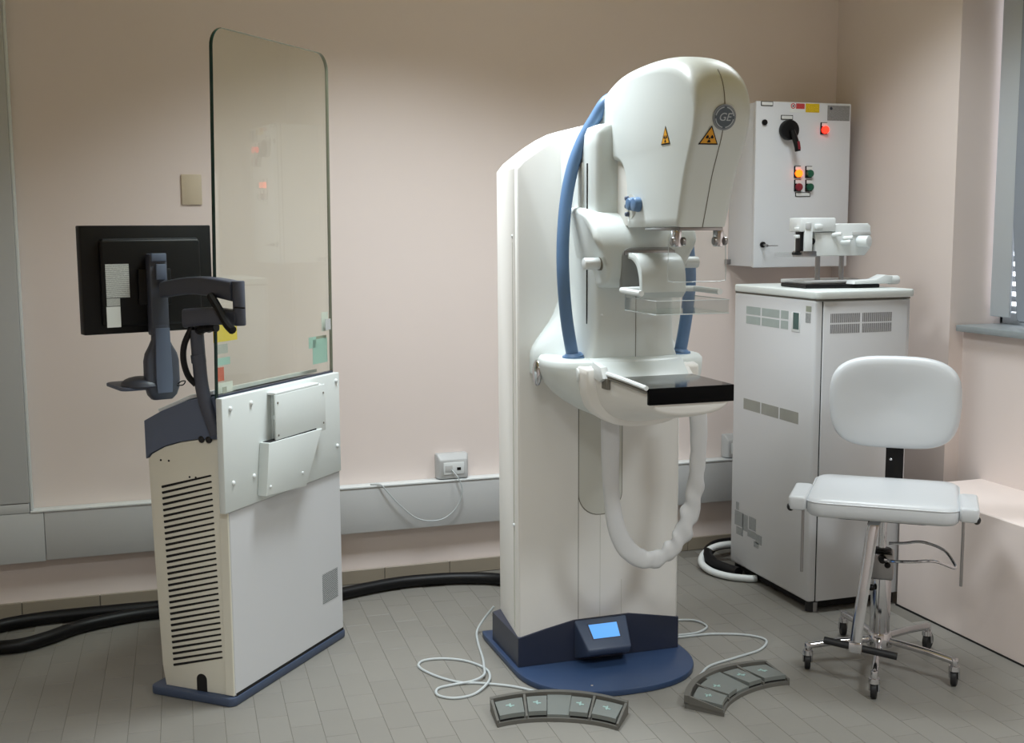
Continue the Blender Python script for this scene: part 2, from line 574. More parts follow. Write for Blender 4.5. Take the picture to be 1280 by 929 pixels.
# ================================================================== CABLE TRUNKING on the back wall
t = thing('cable_trunking', 'grey white plastic cable trunking running along the back wall above the skirting', 'trunking', (1.2, YB, 0.239))
def tb(name, m, x0, x1, y0, y1, z0, z1, r=0.003):
    return box(name, m, t, x0 - 1.2, x1 - 1.2, y0 - YB, y1 - YB, z0 - 0.239, z1 - 0.239, r)
tb('trunking_body', TRUNK, -0.352, XR - 0.005, YB - 0.058, YB - 0.001, 0.239, 0.436)
tb('trunking_lid', PURE, -0.402, XR - 0.005, YB - 0.062, YB - 0.001, 0.4365, 0.4445, 0.002)
tb('corner_cover', TRUNK, -1.0, -0.3535, YB - 0.0585, YB - 0.001, 0.236, 0.436)
tb('corner_cover', TRUNK, -1.0, -0.404, YB - 0.0585, YB - 0.001, 0.437, 0.476)
tb('vertical_duct', TRUNK, -1.0, -0.402, YB - 0.061, YB - 0.001, 0.4785, CEIL - 0.002)
tb('duct_edge', PURE, -0.4015, -0.392, YB - 0.05, YB - 0.001, 0.446, CEIL - 0.002, 0.002)

# ================================================================== WALL FITTINGS
sw = box('switch_plate', SWITCHP, None, 0.226, 0.306, YB - 0.009, YB - 0.0005, 1.648, 1.769, 0.003)
tag(sw, 'blank beige plate on the back wall above the black monitor', 'plate')

def outlet(label, xc, zc, z0off=0.0):
    t = thing('wall_outlet', label, 'outlet', (xc, YB - 0.001, zc), 0, 'white outlet boxes on the trunking')
    secs = []
    for (y, hw, z0, z1) in ((0, .072, 0, .112), (-.03, .072, 0, .112), (-.052, .064, .004, .09), (-.055, .060, .008, .086)):
        secs.append([(p[0], y, p[1]) for p in rrect(-hw, hw, z0, z1, 0.008, 3)])
    loft('outlet_box', TRUNK, t, secs)
    box('cover_plate', PURE, t, -.047, .047, -.058, -.053, .022, .076, 0.002)
    box('data_socket', BLACK, t, .014, .032, -.0592, -.055, .040, .053, 0.001)
    box('socket_module', TRUNK, t, -.040, -.006, -.060, -.055, .034, .064, 0.002)
    return t
o1 = outlet('white outlet box on the trunking with a thin wire plugged in', 1.337, 0.4455)
outlet('white outlet box on the trunking mostly hidden behind the tall cabinet', 2.76, 0.4455)
wire = tube('thin_wire', CORDG, None, [(1.325, 4.89, .49), (1.35, 4.868, .455), (1.365, 4.862, .40), (1.34, 4.865, .325), (1.27, 4.868, .275),
            (1.17, 4.868, .285), (1.09, 4.868, .35), (1.03, 4.872, .42), (1.005, 4.88, .4475), (0.965, 4.905, .4475)], 0.003, 6)
tag(wire, 'thin grey wire drooping over the trunking below the outlet', 'wire')

# ================================================================== FLOOR HOSES
def rip(t, a):
    return 1.0 + 0.05 * math.sin(t * 900)
tag(tube('floor_hose', BLACK, None, [(0.42, 4.70, .027), (0.06, 4.745, .027), (-.2, 4.68, .027), (-.34, 4.57, .027), (-.43, 4.52, .027), (-.53, 4.53, .027),
     (-.60, 4.60, .027), (-.60, 4.70, .027), (-.53, 4.77, .027), (-.44, 4.805, .027), (-.3, 4.822, .027), (.06, 4.815, .027), (.42, 4.80, .027)],
     0.026, 12, n=14),
    'black corrugated hose looping on the floor left of the console', 'hose')
tag(tube('floor_hose', BLACK, None, [(0.70, 4.69, .027), (.82, 4.745, .027), (1.03, 4.805, .027), (1.18, 4.81, .027), (1.35, 4.78, .027), (1.5, 4.70, .027), (1.62, 4.5, .027), (1.62, 4.25, .03)],
     0.026, 12, n=14),
    'black hose on the floor between the console and the white machine', 'hose')
tag(tube('floor_hose', BLACK, None, [(2.512, 4.45, .028), (2.492, 4.52, .028), (2.475, 4.60, .03), (2.49, 4.70, .045), (2.56, 4.77, .06), (2.66, 4.80, .06), (2.8, 4.80, .05)], 0.026, 12, n=12),
    'black hose curled on the floor behind the tall cabinet', 'hose')
tag(tube('cable_conduit', PURE, None, [(2.565, 4.385, .017), (2.53, 4.395, .017), (2.46, 4.455, .018), (2.425, 4.545, .02), (2.43, 4.64, .03), (2.48, 4.71, .05), (2.55, 4.72, .075), (2.64, 4.70, .085), (2.8, 4.70, .08)], 0.0155, 12, n=12),
    'white conduit curled on the floor beside the tall cabinet', 'conduit')

# ================================================================== MAMMOGRAPHY MACHINE
MX, MY = 1.55, 3.725
mm = thing('mammography_machine', 'white mammography machine with tall column, blue hoses and navy base', 'x-ray machine', (MX, MY, 0))

# base plate
pts = []
for i in range(33):
    a = PI + PI * i / 32
    c, s = math.cos(a), math.sin(a)
    pts.append((0.325 * math.copysign(abs(c) ** 0.85, c), 0.0 - 0.302 * abs(s) ** 0.85))
pts += [(0.318, 0.40), (-0.318, 0.40), (-0.325, 0.36)]
prism('base_plate', NAVY, mm, pts, 0.0, 0.022, 'z', 0.005, 2)
dome('bolt', CHROME, mm, (-0.125, -0.235, 0.022), 0.005, (0, 0, 1))
# column
arch = [(-.31, 1.745), (-.285, 1.772), (-.25, 1.797), (-.2, 1.83), (-.15, 1.858), (-.1, 1.88), (-.05, 1.893), (0, 1.898)]
arch = arch + [(-x, z) for (x, z) in arch[-2::-1]]
pts = [(-.306, .022)] + arch + [(.306, .022)]
bm = bmesh.new()
b_prism(bm, pts, 0.0, 0.31, 'y', 0.012, 3)
for v in bm.verts:
    v.co.x *= 1.0 - 0.10 * max(0, v.co.y) / 0.31
finish(bm, 'column', WHITE2, mm, smooth=40)
# skirt and status display
prism('base_skirt', NAVYD, mm, [(-.3085, .021), (-.3085, .128), (-.21, .150), (-.10, .171), (.11, .173), (.20, .157), (.3085, .137), (.3085, .021)], -0.004, 0.30, 'y', 0.002, 1)
bm = bmesh.new()
T0, T1 = 0.168, 0.086
V = [(-.100, -.003, T0), (.102, -.003, T0), (.082, -.098, T1), (-.082, -.098, T1),
     (-.100, .01, .022), (.102, .01, .022), (.078, -.085, .062), (-.078, -.085, .062), (-.1, .01, T0 - .002), (.102, .01, T0 - .002)]
vv = [bm.verts.new(p) for p in V]
for f in ((0, 1, 2, 3), (3, 2, 6, 7), (7, 6, 5, 4), (0, 3, 7, 4, 8), (1, 9, 5, 6, 2), (0, 8, 9, 1), (8, 4, 5, 9)):
    bm.faces.new([vv[i] for i in f])
bmesh.ops.recalc_face_normals(bm, faces=bm.faces[:])
es = [e for e in bm.edges if min(v.co.y for v in e.verts) < -0.02]
bmesh.ops.bevel(bm, geom=es, offset=0.008, segments=3, profile=0.5, affect='EDGES', clamp_overlap=True)
dh = finish(bm, 'display_housing', NAVYG, mm, smooth=30)
nrm = Vector((0, -(T0 - T1), 0.095)).normalized()
def slant(u, s, lift):   # s 0 top .. 1 bottom
    p = Vector((u, -.003 - .095 * s, T0 - (T0 - T1) * s)) + nrm * lift
    return p
def slantplate(name, m, u0, u1, s0, s1, lift, parent, tap=0.0):
    bm = bmesh.new()
    a = [bm.verts.new(slant(u, s, lift)) for (u, s) in ((u0, s0), (u1, s0), (u1 - tap, s1), (u0 + tap, s1))]
    b = [bm.verts.new(slant(u, s, -.003)) for (u, s) in ((u0, s0), (u1, s0), (u1 - tap, s1), (u0 + tap, s1))]
    bm.faces.new(a); bm.faces.new(b[::-1])
    for i in range(4):
        bm.faces.new((a[i], b[i], b[(i + 1) % 4], a[(i + 1) % 4]))
    return finish(bm, name, m, parent, smooth=0)
slantplate('display_screen', LCDM, -.053, .055, .19, .64, .0012, dh, .004)
slantplate('screen_bezel', NAVYD, -.058, .060, .16, .67, .0006, dh, .004)
# column slot panel and seams
prism('column_slot_edge', SEAM, mm, rrect(-.0835, .0835, .543, 1.2, .079, 10, (1, 1, 0, 0)), -0.0008, 0.004, 'y')
prism('column_slot', INSET, mm, rrect(-.081, .081, .546, 1.2, .078, 10, (1, 1, 0, 0)), -0.0016, 0.004, 'y')
for u, z0, z1 in ((-.0825, .172, .62), (.0, .172, .545), (.0825, .172, .30)):
    box('column_seam', SEAM if u < 0 else INSET, mm, u - .0009, u + .0009, -.0007, .003, z0, z1)
for z in (1.52, .52):
    dome('screw', PURE, mm, (-.304, .05, z), .007, (-1, 0, 0))
box('side_seam', INSET, mm, -.3055, -.30, .048, .050, .15, 1.5)

# arm: slab flaring into the hips
def arm_sec(z, hb, hf, yf=-.29):
    c = [(-hb, .0), (-hb, -.06), (-hf - (hb - hf) * .45, -.135), (-hf - (hb - hf) * .08, -.21), (-hf + .006, -.262), (-hf + .035, yf + .004)]
    ctrl = c + [(0, yf)] + [(-x, y) for (x, y) in c[::-1]]
    return [(p.x, p.y, z) for p in spline([(a, b, 0) for a, b in ctrl], 6)]
lv = [(1.06, .262, .17), (1.10, .262, .17), (1.13, .260, .165), (1.15, .252, .158), (1.175, .236, .153), (1.20, .216, .150), (1.23, .192, .148), (1.26, .175, .147),
      (1.30, .160, .147), (1.36, .152, .147), (1.5, .150, .147), (1.80, .150, .147), (1.84, .147, .144), (1.862, .138, .135), (1.872, .12, .11)]
loft('arm', WHITE, mm, [arm_sec(*l) for l in lv], smooth=50)
box('arm_slot', DARK, mm, -.1485, -.140, -.238, -.232, 1.24, 1.75)
box('arm_groove', INSET, mm, -.1515, -.142, -.205, -.165, 1.58, 1.755, 0.001)
box('arm_seam', SEAM, mm, -.001, .001, -.291, -.285, 1.12, 1.40)
dome('screw', PURE, mm, (-.115, -.283, 1.27), .006, (-.2, -1, 0))

# hips: bowl under the arm, carrying the hose ends
secs = []
for (z, hw, yf, yb, n) in ((.925, .07, -.30, -.16, 2.2), (.94, .12, -.335, -.12, 2.3), (.96, .165, -.352, -.08, 2.4), (.985, .205, -.355, -.05, 2.5),
                           (1.01, .235, -.352, -.03, 2.6), (1.04, .258, -.345, -.015, 2.7), (1.07, .270, -.338, -.01, 2.8), (1.10, .276, -.332, -.006, 2.8),
                           (1.118, .276, -.328, -.006, 2.8), (1.128, .268, -.318, -.010, 2.8), (1.131, .25, -.30, -.02, 2.8)):
    hd = (yb - yf) / 2
    secs.append([(p[0], (yf + yb) / 2 + p[1], z) for p in sup(hw, hd, n, 56)])
loft('arm_hip', WHITE, mm, secs, smooth=60)
for s in (-1, 1):
    bm = bmesh.new()
    bmesh.ops.create_uvsphere(bm, u_segments=20, v_segments=10, radius=1)
    for v in bm.verts:
        v.co = Vector((v.co.x * .014, v.co.y * .030, v.co.z * .045))
    pk = finish(bm, 'pivot_knob', CHROME, mm, loc=(s * .270, -.10, 1.07))

# bucky (image receptor support)
def bsec(y, w, top, bot, n=2.6):
    pts = []
    k = 22
    for i in range(k + 1):      # lower half, left to right
        a = PI + PI * i / k
        c, s_ = math.cos(a), math.sin(a)
        pts.append((w * math.copysign(abs(c) ** (2 / n), c), y, top - .02 + (top - .02 - bot) * -abs(s_) ** (2 / n)))
    pts += [(w, y, top - .004), (w - .004, y, top), (-w + .004, y, top), (-w, y, top - .004)]
    return pts
loft('bucky_body', WHITE2, mm, [bsec(-.20, .175, 1.118, .96), bsec(-.27, .178, 1.116, .937), bsec(-.32, .172, 1.112, .930), bsec(-.36, .160, 1.10, .934), bsec(-.40, .150, 1.088, .942),
      bsec(-.46, .142, 1.081, .955), bsec(-.55, .138, 1.081, .972), bsec(-.64, .136, 1.081, .990), bsec(-.672, .134, 1.081, .998), bsec(-.684, .128, 1.079, 1.012)], smooth=50)
loft('bucky_collar', WHITE2, mm, [bsec(-.24, .2, 1.112, .93), bsec(-.30, .205, 1.112, .918), bsec(-.345, .198, 1.108, .916), bsec(-.352, .19, 1.10, .925)], smooth=50)
box('detector_cover', BLACKG, mm, -.1365, .1365, -.688, -.42, 1.079, 1.087)
box('detector_front', mat('matte_black', (2, 2, 3), rough=0.6, spec=0.1, noise=0.1), mm, -.1365, .1365, -.692, -.676, 1.038, 1.0868, .001)
bm = bmesh.new()
V = [(-.13, -.418, 1.086), (.13, -.418, 1.086), (.165, -.285, 1.136), (-.165, -.285, 1.136), (-.13, -.418, 1.07), (.13, -.418, 1.07), (.165, -.285, 1.07), (-.165, -.285, 1.07)]
vv = [bm.verts.new(p) for p in V]
for f in ((0, 1, 2, 3), (4, 7, 6, 5), (0, 4, 5, 1), (1, 5, 6, 2), (2, 6, 7, 3), (3, 7, 4, 0)):
    bm.faces.new([vv[i] for i in f])
bmesh.ops.bevel(bm, geom=bm.edges[:], offset=.006, segments=2, profile=.5, affect='EDGES')
finish(bm, 'rear_shelf', WHITE, mm, smooth=40)
for s in (-1, 1):
    if s < 0: tube('side_rail', PURE, mm, [(s * .150, -.405, 1.098), (s * .1465, -.55, 1.094), (s * .143, -.685, 1.088)], .0075, 8)
    if s < 0: tube('side_rail_slot', SEAM, mm, [(s * .150, -.405, 1.086), (s * .1465, -.55, 1.081), (s * .143, -.68, 1.075)], .005, 6)
    if s < 0: prism('rail_latch', PURE, mm, [(-.335, 1.078), (-.395, 1.072), (-.425, 1.085), (-.405, 1.118), (-.35, 1.128), (-.33, 1.122)], s * .158 - .012, s * .158 + .012, 'x', .003, 2)
    bm = bmesh.new()
    b_prism(bm, rrect(-.315, -.255, 1.06, 1.108, .022, 6), s * .196 - .013, s * .196 + .013, 'x', .004, 2)
    finish(bm, 'collar_grip', PURE, mm)
    if s < 0: box('rail_bracket', SEAM, mm, s * .152 - .006, s * .152 + .006, -.43, -.385, 1.05, 1.085, .002)

# blue hoses
for s in (-1, 1):
    path = [(s * .03, -.20, 1.965), (s * .075, -.215, 1.945), (s * .105, -.20, 1.895), (s * .140, -.185, 1.83), (s * .175, -.18, 1.74), (s * .202, -.19, 1.63),
            (s * .220, -.21, 1.50), (s * .224, -.225, 1.38), (s * .212, -.225, 1.25), (s * .190, -.225, 1.125)]
    h = tube('blue_hose', HOSEB, mm, path, .0205, 16, n=8)
    bm = bmesh.new()
    b_cyl(bm, (s * .189, -.225, 1.129), (s * .189, -.225, 1.137), .038, .036, 28)
    b_cyl(bm, (s * .189, -.225, 1.137), (s * .190, -.225, 1.146), .034, .026, 28)
    finish(bm, 'hose_flange', HOSEB, h, smooth=40)

# tube head
hp = [(2.985, 1.548), (2.962, 1.61), (2.935, 1.685), (2.905, 1.745), (2.880, 1.795), (2.868, 1.845), (2.868, 1.895), (2.886, 1.945), (2.925, 1.985), (2.985, 2.012), (3.07, 2.028),
      (3.16, 2.034), (3.26, 2.033), (3.36, 2.026), (3.44, 2.010), (3.505, 1.985), (3.545, 1.945), (3.556, 1.895), (3.545, 1.835), (3.520, 1.79), (3.475, 1.762), (3.425, 1.755), (3.385, 1.745), (3.358, 1.72),
      (3.345, 1.68), (3.340, 1.62), (3.340, 1.548)]
top = spline([(a - MY, b, 0) for a, b in hp], 3)
pts = [(p.x, p.y) for p in top]
bm = bmesh.new()
nrm2 = []
for i in range(len(pts)):
    p0, p1 = pts[max(i - 1, 0)], pts[min(i + 1, len(pts) - 1)]
    d = Vector((p1[0] - p0[0], p1[1] - p0[1])).normalized()
    nrm2.append(Vector((d.y, -d.x)))          # inward for this winding
secs = []
for k in range(-10, 11):
    f = math.sin(PI / 2 * k / 10)
    t_ = abs(f)
    rnd = 0.018 * (1 - math.sqrt(max(0, 1 - max(0, (t_ - .80) / .20) ** 2)))
    sec = []
    for (p, q) in zip(pts, nrm2):
        w = max(0, min(1, (p[1] - 1.86) / .13))
        ins = rnd + w * 0.030 * t_ ** 3
        z_ = p[1] + q.y * ins
        kx = 0.90 + 0.14 * max(0, min(1, (z_ - 1.55) / .45))
        sec.append((f * .086 * kx, p[0] + q.x * ins, z_))
    secs.append(sec)
b_loft(bm, secs)
head = finish(bm, 'tube_head', WHITE, mm, smooth=50)
box('head_neck', WHITE2, mm, -.066, .066, -.40, -.22, 1.552, 1.90, .006, 2)
# centre seam on the head front
front = [p for p in top if p.x < -.70 and p.y < 1.98]
path = [(0, p.x - .0006, p.y) for p in front]
tube('head_seam', SEAM, head, path, .0013, 6, n=2)
# badge on the head front
def head_front(z):
    best = min(((p, q) for p, q in zip(front[:-1], front[1:])), key=lambda s: abs((s[0].y + s[1].y) / 2 - z))
    d = (best[1] - best[0]).normalized()
    n = Vector((0, -d.y, d.x))     # outward (towards -y)
    if n.y > 0:
        n = -n
    return Vector((0, (best[0].x + best[1].x) / 2, z)), n
def plate_on(name, m, parent, c, n, ux, shape, lift0, lift1):
    """flat piece with outline shape [(s,t)] lying at c with normal n; ux = direction of s"""
    n = Vector(n).normalized(); ux = Vector(ux).normalized(); uy = n.cross(ux)
    if uy.z < 0:
        uy = -uy
    bm = bmesh.new()
    a = [bm.verts.new(Vector(c) + ux * s + uy * t + n * lift0) for s, t in shape]
    b = [bm.verts.new(Vector(c) + ux * s + uy * t + n * lift1) for s, t in shape]
    bm.faces.new(a); bm.faces.new(b[::-1])
    k = len(shape)
    for i in range(k):
        bm.faces.new((a[i], a[(i + 1) % k], b[(i + 1) % k], b[i]))
    return finish(bm, name, m, parent, smooth=30)
def circ(r, k=32, cx=0, cy=0, a0=0, a1=2 * PI):
    return [(cx + r * math.cos(a0 + (a1 - a0) * i / k), cy + r * math.sin(a0 + (a1 - a0) * i / k)) for i in range(k)]
def ringpts(r0, r1, a0, a1, k=20):
    o_ = [(r1 * math.cos(a0 + (a1 - a0) * i / k), r1 * math.sin(a0 + (a1 - a0) * i / k)) for i in range(k + 1)]
    i_ = [(r0 * math.cos(a0 + (a1 - a0) * i / k), r0 * math.sin(a0 + (a1 - a0) * i / k)) for i in range(k + 1)]
    return o_ + i_[::-1]
c, n = head_front(1.842)
bd = plate_on('badge', BADGE, head, c, n, (1, 0, 0), circ(.0345), -.004, .0035)
plate_on('badge_field', BADGED, bd, c, n, (1, 0, 0), circ(.0300), 0, .0042)
for a0 in (0.15, 1.72, 3.29, 4.86):
    plate_on('badge_swirl', BADGEL, bd, c, n, (1, 0, 0), ringpts(.0255, .0283, a0, a0 + 1.25), 0, .0050)
def text_mesh(body, size, shear=0.0):
    cu = bpy.data.curves.new('lettering', 'FONT')
    cu.body = body
    cu.size = size
    cu.shear = shear
    cu.align_x = 'CENTER'
    cu.align_y = 'CENTER'
    cu.extrude = 0.0004
    ob = bpy.data.objects.new('lettering', cu)
    COL.objects.link(ob)
    bpy.context.view_layer.update()
    dg = bpy.context.evaluated_depsgraph_get()
    me = bpy.data.meshes.new_from_object(ob.evaluated_get(dg))
    bpy.data.objects.remove(ob)
    bpy.data.curves.remove(cu)
    return me
me = text_mesh('GE', .030, 0.25)
me.materials.clear(); me.materials.append(BADGEL)
tx = bpy.data.objects.new('badge_letters', me)
COL.objects.link(tx); tx.parent = bd
ux = Vector((1, 0, 0)); uy = n.cross(ux); uy = uy if uy.z > 0 else -uy
mt = Matrix.Identity(4)
for i in range(3):
    mt[i][0], mt[i][1], mt[i][2], mt[i][3] = ux[i], uy[i], n[i], (c + n * .0046)[i]
tx.matrix_local = mt
# radiation warning triangles
def trefoil(parent, c, n, ux, h):
    tri = [(-h * .55, -h * .42), (h * .55, -h * .42), (0, h * .58)]
    st = plate_on('warning_sticker', BLACK, parent, c, n, ux, tri, 0.0, .0008)
    plate_on('sticker_field', AMBER, st, c, n, ux, [(x * .82, y * .82 ) for x, y in tri], 0.0, .0012)
    plate_on('trefoil_dot', BLACK, st, c, n, ux, circ(h * .045, 12, 0, -h * .09), 0, .0016)
    for k in range(3):
        a = -PI / 2 + k * 2 * PI / 3
        pts = [(x, y - h * .09) for x, y in ringpts(h * .075, h * .22, a - .5, a + .5, 6)]
        plate_on('trefoil_blade', BLACK, st, c, n, ux, pts, 0, .0016)
c, n = head_front(1.792)
trefoil(head, c + Vector((-.036, 0, 0)) + n * .0025, n, (1, 0, 0), .054)
xl = -.086 * (0.90 + 0.14 * (1.80 - 1.55) / .45) - .001
trefoil(head, (xl, 3.052 - MY, 1.802), (-1, 0, -.02), (0, -1, 0), .052)
# knob cluster on the left and right cheeks
for s in (-1, 1):
    xs = s * .079
    kr = cyl('knob_recess', INSET, head, (xs - s * .004, -.425, 1.612), (xs + s * .0012, -.425, 1.612), .036, sides=28)
    kr.scale = (1, 1, 1)
    for (yy, zz, r) in ((-.445, 1.618, .021), (-.485, 1.616, .023)):
        cyl('knob', HOSEB, head, (xs, yy, zz), (xs + s * .022, yy, zz), r, r * .86, 20, .004)
    for (yy, zz, r) in ((-.405, 1.636, .008), (-.405, 1.612, .008), (-.407, 1.588, .008)):
        cyl('small_knob', SLATE, head, (xs, yy, zz), (xs + s * .012, yy, zz), r, r * .8, 12, .002)
# collimator strip and paddle clamps under the head
box('collimator_strip', STEEL, mm, -.068, .068, -.735, -.50, 1.538, 1.5485, .002)
for s in (-1, 1):
    cl = box('shield_clamp', CHROME, mm, s * .066 - .010, s * .066 + .010, -.725, -.695, 1.492, 1.540, .003)
    cyl('clamp_knob', STEEL, cl, (s * .066 - .022, -.722, 1.508), (s * .066 - .010, -.722, 1.508), .012, sides=16, bev=.002)
    cyl('clamp_knob', STEEL, cl, (s * .066 + .010, -.722, 1.508), (s * .066 + .020, -.722, 1.508), .012, sides=16, bev=.002)
fs = prism('face_shield', ACRYL, mm, rrect(-.092, .092, 1.392, 1.535, .02, 5), -.712, -.709, 'y')
tube('shield_edge', ACRYLE, fs, [(-.09, -.7105, 1.50), (-.092, -.7105, 1.41), (-.082, -.7105, 1.394), (0, -.7105, 1.3925), (.082, -.7105, 1.394), (.092, -.7105, 1.41), (.09, -.7105, 1.50)], .0013, 6)

# compression carriage
cp_ = [(-.13, 1.612), (-.20, 1.612), (-.27, 1.600), (-.32, 1.58), (-.358, 1.545), (-.38, 1.50), (-.385, 1.46), (-.382, 1.42), (-.370, 1.385), (-.345, 1.366), (-.30, 1.358), (-.22, 1.358), (-.13, 1.358)]
pts = [(p.x, p.y) for p in spline([(a, b, 0) for a, b in cp_], 4)]
bm = bmesh.new()
b_prism(bm, pts, -.168, .168, 'x', .034, 4)
for v in bm.verts:
    k = max(0, min(1, (v.co.z - 1.43) / .09))
    v.co.x *= 0.80 + 0.25 * k * k * (3 - 2 * k)
cbody = finish(bm, 'compression_carriage', WHITE, mm, smooth=55)
prism('carriage_opening', GREYP, cbody, rrect(-.092, .092, 1.362, 1.486, .03, 6, (0, 0, 1, 1)), -.3895, -.37, 'y')
box('opening_rail', STEEL, cbody, -.086, .086, -.394, -.386, 1.462, 1.478, .002)
for s in (-1, 1):
    h = cyl('carriage_handle', PURE, mm, (s * .125, -.33, 1.436), (s * .197, -.33, 1.436), .0185, sides=18, bev=.003)
    cyl('handle_neck', SEAM, h, (s * .138, -.33, 1.436), (s * .146, -.33, 1.436), .0215, sides=18)
# bracket carrying the paddle
bp = spline([(-.375, 1.468, 0), (-.43, 1.468, 0), (-.468, 1.452, 0), (-.490, 1.42, 0), (-.497, 1.385, 0), (-.497, 1.352, 0)], 5)
outer = [(p.x, p.y) for p in bp]
inner = [(p.x + .02, p.y - .018) for p in bp][::-1]
prism('paddle_bracket', WHITE, mm, outer + inner, -.074, .074, 'x', .004, 2)
tube('paddle_frame', PURE, mm, [(-.128, -.612, 1.3565), (-.127, -.53, 1.3575), (-.123, -.468, 1.3585), (-.11, -.458, 1.359), (0, -.458, 1.36), (.11, -.458, 1.359), (.123, -.468, 1.3585), (.127, -.53, 1.3575), (.128, -.612, 1.3565)], .009, 10, n=4)
bm = bmesh.new()
th = .0025
b_box(bm, -.116, .116, -.69, -.465, 1.298, 1.298 + th)
b_box(bm, -.116, .116, -.69, -.69 + th, 1.298 + th, 1.338)
b_box(bm, -.116, -.116 + th, -.69 + th, -.465, 1.298 + th, 1.338)
b_box(bm, .116 - th, .116, -.69 + th, -.465, 1.298 + th, 1.338)
b_box(bm, -.116, .116, -.475, -.465, 1.298 + th, 1.352)
pd = finish(bm, 'compression_paddle', ACRYL, mm, smooth=0)
e0 = 1.2985
tube('paddle_edge', ACRYLE, pd, [(-.116, -.47, e0), (-.116, -.69, e0), (.116, -.69, e0), (.116, -.47, e0)], .0015, 6, smooth_path=False)
tube('paddle_edge', ACRYLE, pd, [(-.116, -.47, 1.338), (-.116, -.69, 1.338), (.116, -.69, 1.338), (.116, -.47, 1.338)], .0010, 6, smooth_path=False)
# hanging cable sleeve
def crease(t, a):
    g = math.exp(-((t - .62) / .16) ** 2)
    return 1.0 + 0.07 * math.sin(22 * t + 2 * a) + 0.20 * g * math.sin(95 * t + 2 * a) + .10 * g * math.sin(140 * t + a)
tube('cable_sleeve', FABRIC, mm, [(-.082, -.275, .95), (-.080, -.275, .85), (-.078, -.275, .73), (-.064, -.275, .60), (-.03, -.275, .51), (.03, -.275, .457), (.10, -.275, .452), (.165, -.275, .50),
     (.205, -.275, .58), (.228, -.275, .68), (.238, -.275, .80), (.238, -.275, .90), (.232, -.26, 1.0)], .0305, 16, n=14, r2=.015, up_hint=(1, 0, 0), rfun=crease, smooth=70)

# ================================================================== CONTROL CONSOLE (behind the glass shield)
CA = math.radians(49.7)
cs = thing('control_console', 'cream and white control console with tall glass radiation shield', 'control console', (.275, 3.765, 0), CA)
prism('base_plate', NAVYG, cs, rrect(-.022, .712, -.012, .325, .025, 5), 0, .03, 'z', .006, 2)
side = [(.005, .03), (.272, .03), (.284, .10), (.297, .45), (.306, .80), (.29, .818), (.237, .845), (.175, .864), (.10, .878), (.005, .884)]
prism('console_body', CREAM, cs, side, 0.0, .69, 'x', .004, 2, smooth=30)
blue = [(.0, .885), (.10, .879), (.175, .865), (.237, .846), (.29, .819), (.308, .801), (.309, .928), (.24, .963), (.178, .987), (.121, 1.006), (.04, 1.018), (.0, 1.02)]
prism('console_top', SLATE, cs, [(b + .004, z) for b, z in blue], -.004, .694, 'x', .003, 2, smooth=40)
prism('work_surface', PURE, cs, [(.285, .962), (.275, .952), (.15, 1.003), (.06, 1.022), (.06, 1.034), (.15, 1.017)], .03, .66, 'x', .003, 2, smooth=30)
box('upper_panel', WHITE, cs, -.028, .694, -.014, .0105, .648, 1.02, .004, 2)
box('lower_panel', CABW, cs, .002, .694, -.006, .004, .032, .646, .002, 1)
box('panel_gap', DARK, cs, .004, .692, -.0075, 0, .0305, .040)
box('corner_strip', CREAM, cs, -.004, .0025, -.004, .03, .032, .647, .002, 1)
# ventilation slots in the end panel
bm = bmesh.new()
b_prism(bm, [(-.099, -.0265), (-.096, -.0302), (.099, .0235), (.100, .0270), (.097, .0285), (-.098, -.0225)], -.0012, .004, 'x')
s0 = finish(bm, 'vent_slot', DARK, cs, smooth=0)
for v in s0.data.vertices:
    v.co.y *= -1
s0.data.flip_normals()
for k in range(32):
    f = k / 31.0
    loc = (-.0005, .1565 - .0175 * f, .737 - .605 * f)
    if k == 0:
        s0.location = loc
    else:
        again(s0, cs, loc)
h0 = cyl('screw_hole', DARK, cs, (-.0012, 0, 0), (.003, 0, 0), .0035, sides=10, loc=(0, .254, .80))
for (b, z) in ((.222, .800), (.142, .752), (.118, .752)):
    again(h0, cs, (0, b, z))
for b in (.088, .060):
    dome('grommet', RUBBER, cs, (-.002, b, .880), .012, (-1, 0, 0), .7)
prism('cable_opening', DARK, cs, rrect(.105, .145, .031, .09, .0195, 6, (0, 0, 1, 1)), -.0015, .005, 'x')
# screws in the white panel
d0 = dome('screw', PURE, cs, (.014, -.015, .982), .0085, (0, -1, 0), .7)
for (a, z) in ((.128, .984), (.017, .74), (.132, .74), (.553, .987), (.668, .991), (.668, .747)):
    again(d0, cs, (a, -.015, z))
# printed label low on the lower panel
box('rating_label', TEXTG, cs, .552, .660, -.0068, -.005, .172, .284)
# document holder
dhold = box('document_holder', WHITE, cs, .240, .50, -.024, -.0145, .835, 1.000, .002)
box('holder_lid', PURE, dhold, .222, .500, -.046, -.012, .998, 1.0065, .002)
box('holder_front', WHITE, dhold, .218, .536, -.048, -.041, .832, .998, .002)
box('holder_inside', CREAM, dhold, .250, .254, -.041, -.024, .835, .998)
box('holder_clip', WHITE, dhold, .228, .250, -.042, -.03, .915, .930, .002)
for (a, z) in ((.232, .972), (.232, .862), (.522, .968), (.520, .86)):
    dome('holder_screw', SEAM, dhold, (a, -.0485, z), .004, (0, -1, 0))
pk = prism('document_pocket', WHITE, cs, [(.168, .846), (.502, .842), (.388, .656), (.146, .672)], -.053, -.0145, 'y', .003, 2, smooth=30)
box('pocket_opening', DARK, pk, .18, .47, -.0485, -.02, .835, .8475)
for (a, z) in ((.168, .700), (.365, .708)):
    dome('pocket_screw', PURE, pk, (a, -.054, z), .0055, (0, -1, 0))
